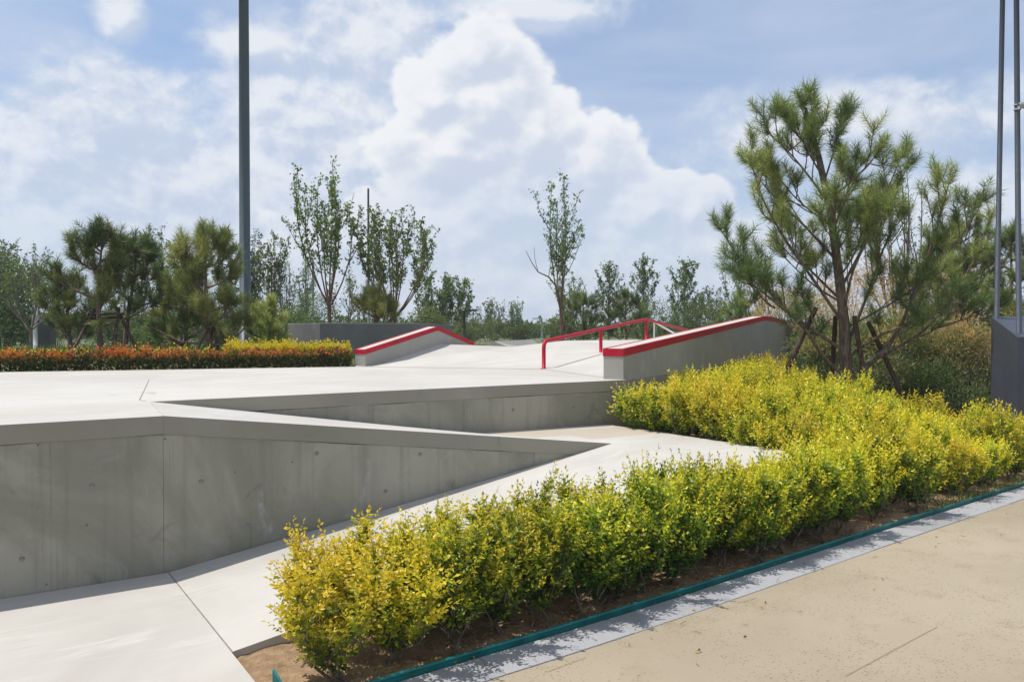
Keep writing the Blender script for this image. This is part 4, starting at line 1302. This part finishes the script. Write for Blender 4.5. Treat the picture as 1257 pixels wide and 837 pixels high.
trunk = [pp(1041, 545), pp(1039, 470), pp(1036, 400), pp(1028, 330), pp(1018, 260), pp(1003, 192), pp(993, 158), pp(987, 134)]
lim = []
for pts, dy, r, n_, s_ in (
    ([(1038, 462), (1005, 440), (985, 405), (950, 378), (915, 352), (888, 335)], -0.5, .034, 10, .75),
    ([(1037, 432), (1000, 405), (972, 385), (938, 345), (905, 305), (892, 280)], 0.35, .03, 9, .7),
    ([(1036, 400), (1000, 350), (965, 305), (932, 255), (916, 210)], -0.25, .028, 9, .7),
    ([(1026, 320), (985, 270), (950, 235), (925, 195)], 0.35, .024, 8, .7),
    ([(1016, 250), (985, 210), (958, 180), (940, 168)], -0.1, .02, 7, .6),
    ([(1041, 465), (1070, 446), (1100, 405), (1112, 362), (1130, 312), (1143, 258), (1147, 232)], -0.35, .036, 10, .75),
    ([(1040, 460), (1085, 437), (1142, 405), (1168, 370), (1198, 330), (1216, 285)], 0.2, .03, 9, .7),
    ([(1038, 425), (1060, 385), (1082, 335), (1102, 285), (1120, 258)], 0.45, .028, 9, .75),
    ([(1031, 355), (1057, 300), (1078, 240), (1092, 200)], -0.3, .024, 8, .65),
    ([(1021, 285), (1042, 240), (1056, 205)], 0.3, .02, 7, .6),
    ([(1010, 225), (1022, 180), (1026, 150)], -0.15, .016, 6, .5),
    ([(1002, 190), (990, 155), (984, 134)], 0.05, .014, 6, .45),
    ([(1003, 200), (976, 165), (962, 145)], 0.0, .012, 5, .45),
    ([(1035, 390), (1030, 340), (1040, 300), (1050, 270)], -0.95, .024, 8, .7),
    ([(1033, 370), (1005, 330), (985, 300), (975, 260)], 0.95, .022, 8, .7),
    ([(1030, 345), (1010, 290), (1000, 250)], -0.75, .02, 8, .65),
    ([(1038, 440), (1075, 405), (1110, 395), (1150, 380)], -0.8, .024, 7, .6),
    ([(1142, 405), (1180, 392), (1205, 380)], -0.2, .016, 4, .6),
    ([(1112, 362), (1140, 330), (1165, 290), (1178, 255)], -0.55, .02, 8, .65),
    ([(1082, 335), (1088, 290), (1100, 240)], 0.7, .018, 7, .65),
    ([(950, 378), (925, 372), (900, 350)], -0.9, .016, 5, .6),
):
    lim.append({'p': spread_dy(pts, dy), 'r': r, 'n': n_, 's': s_})
pr = np.random.default_rng(88); T_ = np.array(trunk)
for q_ in range(7):
    t_ = 0.28 + 0.45 * q_ / 7; p_, _d = sample(T_, t_); a_ = q_ * 2.4 + pr.uniform(-.4, .4)
    lim.append({'p': curve_to(p_, (math.cos(a_), math.sin(a_) * 1.0, 0.3), (0.75 + 0.75 * (1 - t_)) * pr.uniform(.8, 1.1), pr, 0.9, 0.08, 5), 'r': .018, 'n': 6, 's': .75})
pine('pine_tree', 'large open crowned pine on wooden stakes at the back of the golden shrubs', (tx, ty, 0), trunk, lim, 0.10, 501, sec_len=(0.45, 1.05), shoots=4,
     shoot_len=(0.16, 0.30), nl=0.155, per=8, nw=0.0075, tone=0.5, start=0.25, step=0.022, dens=1.12, bare_to=0.62)


def stake_set(name, label, base, feet, heads, r, bars=()):
    t = empty(name, base); tag(t, label, 'tree stakes'); b = Vector(base)
    for f, h in zip(feet, heads):
        g = MB(); g.tube([Vector(f) - b, Vector(h) - b], [r, r * .85], 8); obj('stake', g, M_STAKE, t, smooth=True)
    for a, c in bars:
        g = MB(); g.tube([Vector(a) - b, Vector(c) - b], r * .8, 8); obj('crossbar', g, M_STAKE, t, smooth=True)


P_ = lambda px, py, Y: at(px, Y, py=py)
stake_set('stake_frame', 'four dark wooden stakes propping the large pine', (tx, ty, 0),
          [P_(935, 520, 11.6), P_(1017, 535, 12.5), P_(1074, 545, 11.5), P_(1132, 535, 12.1)],
          [P_(1001, 378, 11.95), P_(1025, 388, 12.15), P_(1048, 388, 11.9), P_(1065, 395, 12.05)], 0.042)

# ------------------------------------------------------------------ other pines
def simple_pine(px_, Y_, base, pytop, spread, seed, label, n=16, tone=0.4, lo=.3, sec=6, lean=0.0, nl=.12, group=None, name='pine_tree', shoots=3, tr=0.06):
    x, y, zt = at(px_, Y_, py=pytop); H = zt - base; rng = np.random.default_rng(seed)
    trunk = curve_to((0, 0, -.1), (lean, 0, 1), H, rng, 0.3, 0.03, 7)
    return pine(name, label, (x, y, base), trunk, whorl_limbs(trunk, H, n, spread, rng, lo=lo), tr, seed + 1, second=sec, sec_len=(.25, .5), shoots=shoots,
                shoot_len=(.14, .26), nl=nl, per=6, nw=0.011, tone=tone, step=0.022, group=group)


simple_pine(122, 15.0, 0.98, 290, 0.95, 61, 'bushy dark pine with crossbar stakes beyond the orange hedge', 11, .42, .28, 5, 0.05, .17)
simple_pine(151, 15.6, 0.98, 303, 0.8, 63, 'leaner dark pine with bare lower trunk beside the bushy staked pine', 9, .40, .48, 5, 0.02, .17)
simple_pine(256, 15.3, 0.98, 290, 0.9, 65, 'full dense pine in front of the tall lighting mast', 15, .6, .16, 6, 0.03, .17)
simple_pine(228, 16.4, 0.98, 352, 0.8, 67, 'low pale green pine spreading behind the full dense pine', 11, .95, .1, 5, 0, .15)
simple_pine(88, 16.8, 0.98, 352, 0.65, 69, 'small dark pine leaning away from the staked pair', 9, .45, .2, 5, -.1, .16)
simple_pine(328, 17.0, 0.98, 383, 0.5, 71, 'small rounded light pine between the mast and the planter', 11, .9, .1, 5)
simple_pine(461, 19.3, 1.68, 368, 0.5, 73, 'small bright pine growing in the grey planter', 11, .8, .1, 5)
simple_pine(716, 27, 0.98, 368, 0.9, 75, 'dark young pine behind the red rail near the slender tree', 12, .45, .1, 5)
simple_pine(768, 27, 0.98, 366, 0.9, 79, 'dark young pine behind the middle of the red rail', 12, .4, .1, 5)
simple_pine(1172, 16.0, 0.5, 285, 1.25, 81, 'dark dense pine behind the large pine and the plinth', 22, .4, .25, 7)
simple_pine(1241, 15.0, 0.4, 290, 0.7, 83, 'dark pine behind the two slim masts', 12, .4, .25, 6)
simple_pine(905, 24.0, 0.9, 372, 0.9, 85, 'young pine just past the far end of the long ledge', 12, .5, .1, 5)
stake_set('stake_frame', 'stakes with a crossbar around the bushy pine pair', P_(120, 432, 15), [P_(88, 432, 14.6), P_(128, 436, 15.3), P_(138, 433, 14.7), P_(168, 430, 15.2)],
          [P_(114, 384, 15.0), P_(116, 378, 15.1), P_(146, 378, 15.3), P_(138, 368, 15.5)], 0.032, [(P_(108, 386, 15), P_(152, 385, 15.2)), (P_(106, 391, 15.1), P_(150, 389, 15.3))])
stake_set('stake_frame', 'splayed stakes at the foot of the full dense pine', P_(256, 432, 15.3), [P_(238, 434, 15.0), P_(252, 436, 15.6), P_(268, 434, 15.4), P_(284, 434, 15.0)],
          [P_(259, 395, 15.2), P_(262, 398, 15.35), P_(262, 396, 15.3), P_(264, 394, 15.25)], 0.032)
g = MB(); g.tube([P_(180, 399, 14.6), P_(205, 412, 14.5), P_(222, 420, 14.5), P_(240, 421, 14.6)], [.014, .02, .024, .026], 6)
stick = obj('fallen_branch', g, M_STAKE, smooth=True); tag(stick, 'bare pale branch slanting behind the orange hedge, below the dense pine', 'branch')

# ------------------------------------------------------------------ deciduous trees
def btree(px_, Y_, base, pytop, wpx, seed, label, name='tree', **kw):
    x, y, zt = at(px_, Y_, py=pytop)
    return broad_tree(name, label, (x, y, base), zt - base, wpx / F_PX * Y_, seed, **kw)


btree(405, 19.3, 1.66, 203, 92, 201, 'tallest multi-stemmed tree in the grey planter, upright sparse leaves', stems=9, clear=.2, leaf=.085, dens=.85, mat=M_BARK, trunk_r=.055, twig=.22, tone=.55)
btree(484, 19.6, 1.66, 258, 100, 203, 'fuller multi-stemmed tree at the ledge end of the planter', stems=12, clear=.14, leaf=.085, dens=1.2, mat=M_BARK, trunk_r=.045, twig=.26, tone=.55)
btree(690, 21.5, 1.0, 214, 44, 208, 'slender upright tree standing alone behind the red rail', stems=5, clear=.36, leaf=.085, dens=.75, mat=M_BARK, trunk_r=.055, twig=.2, tone=.5, form='vase')
x, y, _ = at(690, 21.5)
btree(425, 26, 1.0, 330, 70, 209, 'thin leafy tree with forked grey trunk behind the planter', stems=5, clear=.3, leaf=.09, dens=.35, twig=.3)
btree(545, 34, 1.0, 338, 72, 211, 'rounded loose green tree behind the smaller ledge', stems=12, clear=.1, leaf=.13, dens=1.1, twig=.35, tone=.5)
btree(38, 24, 1.0, 304, 100, 213, 'thin spreading tree around the pale utility post', stems=9, clear=.3, leaf=.10, dens=.38, twig=.35, tone=.5)
for (px_, Y_, top, w_, sd_, lab, kw) in (
    (172, 26, 288, 40, 220, 'sparse whippy tree behind the leaner pine', dict(stems=5, dens=.5)),
    (196, 27, 278, 46, 221, 'pair of tall whippy shoots tree between the pines', dict(stems=6, dens=.55)),
    (222, 26, 300, 50, 222, 'light green whippy tree just behind the dense pine', dict(stems=7, dens=.7, tone=.75)),
    (282, 30, 300, 44, 223, 'whippy green tree hidden by the mast', dict(stems=6, dens=.8)),
    (312, 27, 288, 36, 224, 'slim leafy tree on the planter side of the mast', dict(stems=5, dens=.95)),
    (336, 28, 290, 34, 225, 'slim taller leafy tree second from the mast', dict(stems=4, dens=1.0)),
    (352, 30, 322, 46, 226, 'nearly bare grey tree between mast and planter', dict(stems=6, dens=.15)),
    (374, 33, 310, 34, 227, 'faint leafy tree behind the planter corner', dict(stems=4, dens=.6)),
    (150, 30, 340, 60, 228, 'bare twiggy tree behind the stakes', dict(stems=7, dens=.25)),
    (455, 30, 352, 60, 229, 'low twiggy tree behind the slender lamp post', dict(stems=6, dens=.35)),
    (602, 50, 366, 46, 230, 'pale thin tree near the short dark lamp', dict(stems=8, dens=.3)),
    (632, 52, 368, 46, 231, 'pale thin tree nearest the gap in the skyline', dict(stems=8, dens=.3)),
    (700, 30, 340, 70, 232, 'low spreading tree at the foot of the slender tree', dict(stems=8, dens=.6)),
    (880, 42, 352, 60, 233, 'hazy thin tree beside the large pine', dict(stems=7, dens=.35)),
    (858, 40, 360, 50, 234, 'small hazy tree behind the long ledge', dict(stems=6, dens=.4)),
):
    btree(px_, Y_, 1.0, top, w_, sd_, lab, clear=.16, leaf=.10 if Y_ < 35 else .16, twig=.28, form='upright', **kw)
for (px_, Y_, top, w_, sd_, lab) in ((746, 36, 324, 52, 240, 'narrow poplar nearest the slender tree'), (790, 36, 318, 54, 241, 'tallest narrow poplar in the middle of the three'), (840, 35, 323, 62, 242, 'broadest narrow poplar beside the large pine')):
    btree(px_, Y_, 1.0, top, w_, sd_, lab, name='poplar_tree', form='cone', clear=.14, leaf=.12, dens=1.5, twig=.42, tone=.5)

# bare side branch of the slender tree is its own limb: a fork leaning out
sl = [o for o in bpy.data.objects if o.get('label', '').startswith('slender upright tree')][0]
g = MB(); KK = 21.5 / F_PX; q = lambda px, py, dy=0: ((px - 690) * KK, dy, 1.6 + (406 - py) * KK - 1.0)
g.tube([q(688, 372), q(681, 350), q(673, 340), q(660, 334), q(652, 322), q(645, 308)], [.03, .026, .022, .016, .011, .006], 6)
g.tube([q(673, 340), q(675, 325), q(676, 312)], [.012, .008, .005], 5); g.tube([q(660, 334), q(656, 318), q(655, 303)], [.01, .007, .004], 5)
obj('bare_branch', g, M_BARK, sl, smooth=True)

# broad evergreen trees and shrubs
bush('evergreen_tree', 'dark rounded evergreen at the far end of the orange hedge', (*at(2, 27)[:2], .9), 3.1, 3.2, 3, 301, 7000, .13, .4, DARK, lumps=22, cat='tree')
bush('evergreen_tree', 'tall ragged evergreen behind the dark rounded one', (*at(-18, 33)[:2], .9), 4.4, 3.6, 3, 303, 6000, .15, .45, DARK, lumps=20, cat='tree')
for (px_, Y_, H, W_, sd_, lab, n_, tone, st_) in (
    (70, 30, 1.9, 3.4, 310, 'dark shrub between the evergreen and the staked pines', 3500, .45, DARK),
    (150, 24, 1.25, 3.0, 311, 'dull green shrub behind the crossbar stakes', 3500, .45, DARK),
    (215, 23, 1.3, 2.6, 312, 'dull green shrub behind the fallen branch', 3500, .55, DARK),
    (280, 24, 1.5, 2.2, 313, 'dark shrub at the foot of the mast', 3000, .4, DARK),
    (345, 25, 1.35, 2.2, 314, 'green shrub between mast and planter corner', 3000, .5, DARK),
    (372, 31, 2.0, 2.6, 315, 'green shrub showing above the planter corner', 3000, .5, DARK),
    (520, 27, 1.3, 2.4, 316, 'green shrub above the smaller ledge slope', 3000, .55, DARK),
    (560, 33, 1.5, 2.8, 317, 'low green shrub beneath the loose rounded tree', 3000, .5, DARK),
    (600, 44, 1.3, 3.4, 318, 'low green shrub behind the concrete wedge', 3000, .55, DARK),
    (632, 40, 0.95, 3.0, 319, 'low dark shrub where the skyline dips', 2600, .35, DARK),
    (705, 34, 1.3, 3.0, 320, 'green shrub behind the first rail post', 3000, .5, DARK),
    (805, 34, 1.9, 3.6, 321, 'green shrub behind the rail peak', 3400, .5, DARK),
    (870, 33, 1.9, 3.4, 322, 'green shrub behind the long ledge', 3400, .5, DARK),
):
    bush('shrub', lab, (*at(px_, Y_)[:2], .95), H, W_, 1.8, sd_, int(n_ * 1.5), .075, tone, st_, lumps=16)
# feathery tamarisks and evergreen shrubs behind the big pine
for (px_, Y_, H, W_, sd_, lab, n_, tone, feat, warm) in (
    (1000, 13.9, 1.25, 1.0, 330, 'soft green rounded shrub between the ledge end and the pine trunk', 5000, .35, True, .1),
    (1075, 14.4, 1.7, 1.7, 331, 'dark feathery shrub directly behind the pine trunk', 8000, .22, True, .5),
    (1135, 14.2, 1.75, 1.6, 332, 'feathery shrub with rusty plumes behind the stakes', 9000, .38, True, .7),
    (1190, 14.0, 1.8, 1.4, 333, 'feathery rust tipped shrub against the charcoal plinth', 8000, .42, True, .7),
    (1160, 13.1, 1.05, 1.3, 334, 'low dark evergreen shrub beside the plinth', 6000, .15, True, .1),
    (1095, 13.3, 1.0, 1.3, 335, 'low dark evergreen shrub between the pine stakes', 6000, .12, True, .1),
    (1030, 17.5, 2.1, 2.4, 336, 'pale feathery shrub seen through the pine branches', 7000, .55, True, .4),
    (1110, 17.8, 2.3, 2.6, 337, 'tawny feathery shrub high behind the pine', 8000, .62, True, .5),
    (1190, 17.5, 2.2, 2.4, 338, 'tawny feathery shrub behind the plinth', 7000, .62, True, .5),
    (955, 18.5, 1.7, 1.8, 339, 'pale feathery shrub at the ledge end', 5000, .5, True, .3),
    (1270, 14.5, 1.9, 1.6, 340, 'tawny feathery shrub past the two masts', 6000, .6, True, .5),
):
    z = float(terrain_z(*at(px_, Y_)[:2]))
    bush('feathery_shrub' if feat else 'shrub', lab, (*at(px_, Y_)[:2], z), H, W_, W_ * .9, sd_, n_, .075, tone, TAMA, feather=feat, lumps=26, topwarm=warm)
btree(930, 26, 1.0, 305, 90, 350, 'thin bare-stemmed tree behind the large pine, ledge side', stems=7, clear=.2, leaf=.09, dens=.3, twig=.3)
btree(1100, 19, 0.9, 205, 90, 351, 'twiggy tree whose bare tips rise behind the large pine', stems=9, clear=.2, leaf=.08, dens=.2, twig=.25)

# far-off wood along the horizon: reads as one mass
rng = np.random.default_rng(900); fo = MB(); P = []; G = []
for q in range(420):
    x = rng.uniform(-75, 75); y = rng.uniform(62, 110); h = rng.uniform(0.7, 1.7) * (1.5 if x < -14 else 1.0); w_ = rng.uniform(1.8, 4)
    n_ = 130; d = unit(rng.normal(0, 1, (n_, 3))); d[:, 2] = np.abs(d[:, 2])
    P.append(np.array([x, y, 0.9]) + d * np.array([w_, w_ * .6, h]) * rng.uniform(.6, 1.05, n_)[:, None]); G.append(np.full(n_, rng.uniform(.3, .8)) + rng.normal(0, .1, n_))
P = np.concatenate(P); G = np.concatenate(G)
leaves(fo, P, rng.normal(0, 1, P.shape), rng.uniform(.35, .7, len(P)), .4, ramp_col(G, DARK), rng)
tag(obj('far_woodland', fo, M_LEAF), 'far green woodland along the horizon', 'woodland', kind='stuff')

# fallen leaves and straw on the soil, a few on the kerb and path
rng = np.random.default_rng(905); fo = MB(); n_ = 1500
x = rng.uniform(-0.9, 6.8, n_); y = edge_y(x) + np.abs(rng.normal(0, .30, n_)) + .02; z = np.full(n_, 0.012)
far_ = rng.random(n_) < 0.06; y = np.where(far_, edge_y(x) - rng.uniform(.02, .9, n_), y); z = np.where(far_, 0.010, z)
uu_ = (x - O[0]) * UX[0] + (y - O[1]) * UX[1]; vv_ = (x - O[0]) * VX[0] + (y - O[1]) * VX[1]
ok = (uu_ > 0.08) & ~((uu_ < 4.9) & (vv_ > -1.62)); x, y, z = x[ok], y[ok], z[ok]; n_ = len(x)
a = rng.uniform(0, 6.28, n_); A = np.stack([np.cos(a), np.sin(a), rng.normal(0, .18, n_)], 1)
straw = rng.random(n_) < .4
col = np.where(straw[:, None], np.array([[.42, .33, .20]]), np.where((rng.random(n_) < .5)[:, None], np.array([[.55, .40, .06]]), np.array([[.20, .11, .05]])))
leaves(fo, np.stack([x, y, z], 1), A, np.where(straw, rng.uniform(.03, .09, n_), rng.uniform(.015, .03, n_)), np.where(straw, .004, .014), col, rng)
tag(obj('fallen_leaves', fo, M_LEAF), kind='stuff')

# grass and weeds at the foot of the hedges and along the bed
rng = np.random.default_rng(910); fo = MB(); n_ = 9000
x = rng.uniform(-13, 1.5, n_); y = rng.uniform(14.3, 24, n_); ok = ~((x > -5.3) & (x < -1.4) & (y > 16.8) & (y < 21.6)) & ~((x > -2.6) & (y < 18.6)); x, y = x[ok], y[ok]
P = np.stack([x, y, terrain_z(x, y)], 1); A = np.stack([rng.normal(0, .35, len(x)), rng.normal(0, .35, len(x)), np.ones(len(x))], 1)
leaves(fo, P, A, rng.uniform(.1, .3, len(x)), .02, ramp_col(rng.uniform(.2, .9, len(x)), LEAFG), rng)
xx = rng.uniform(3.6, 7.5, 420); yy = edge_y(xx) + np.abs(rng.normal(.06, .06, 420)) + .01
P = np.stack([xx, yy, np.zeros(420)], 1); A = np.stack([rng.normal(0, .4, 420), rng.normal(0, .4, 420), np.ones(420)], 1)
leaves(fo, P, A, rng.uniform(.05, .14, 420), .007, ramp_col(rng.uniform(.4, 1, 420), LEAFG), rng)
tag(obj('grass', fo, M_LEAF), kind='stuff')

# thin summer haze that pales the farthest trees
hx0, hx1, hy0, hy1 = float(gx[0]) - 20, float(gx[-1]) + 20, float(gy[0]) - 20, float(gy[-1]) + 20
hm = bpy.data.materials.new('haze_air'); hm.use_nodes = True; hn = hm.node_tree; hn.nodes.clear()
ho = hn.nodes.new('ShaderNodeOutputMaterial'); hv = hn.nodes.new('ShaderNodeVolumePrincipled')
hv.inputs['Color'].default_value = (0.86, 0.92, 1.0, 1); hv.inputs['Density'].default_value = 0.0009; hv.inputs['Anisotropy'].default_value = 0.0
hn.links.new(hv.outputs[0], ho.inputs['Volume'])
g = MB(); g.box(hx0, hx1, hy0, hy1, -1.4, 17.0)
tag(obj('haze', g, hm), kind='stuff')
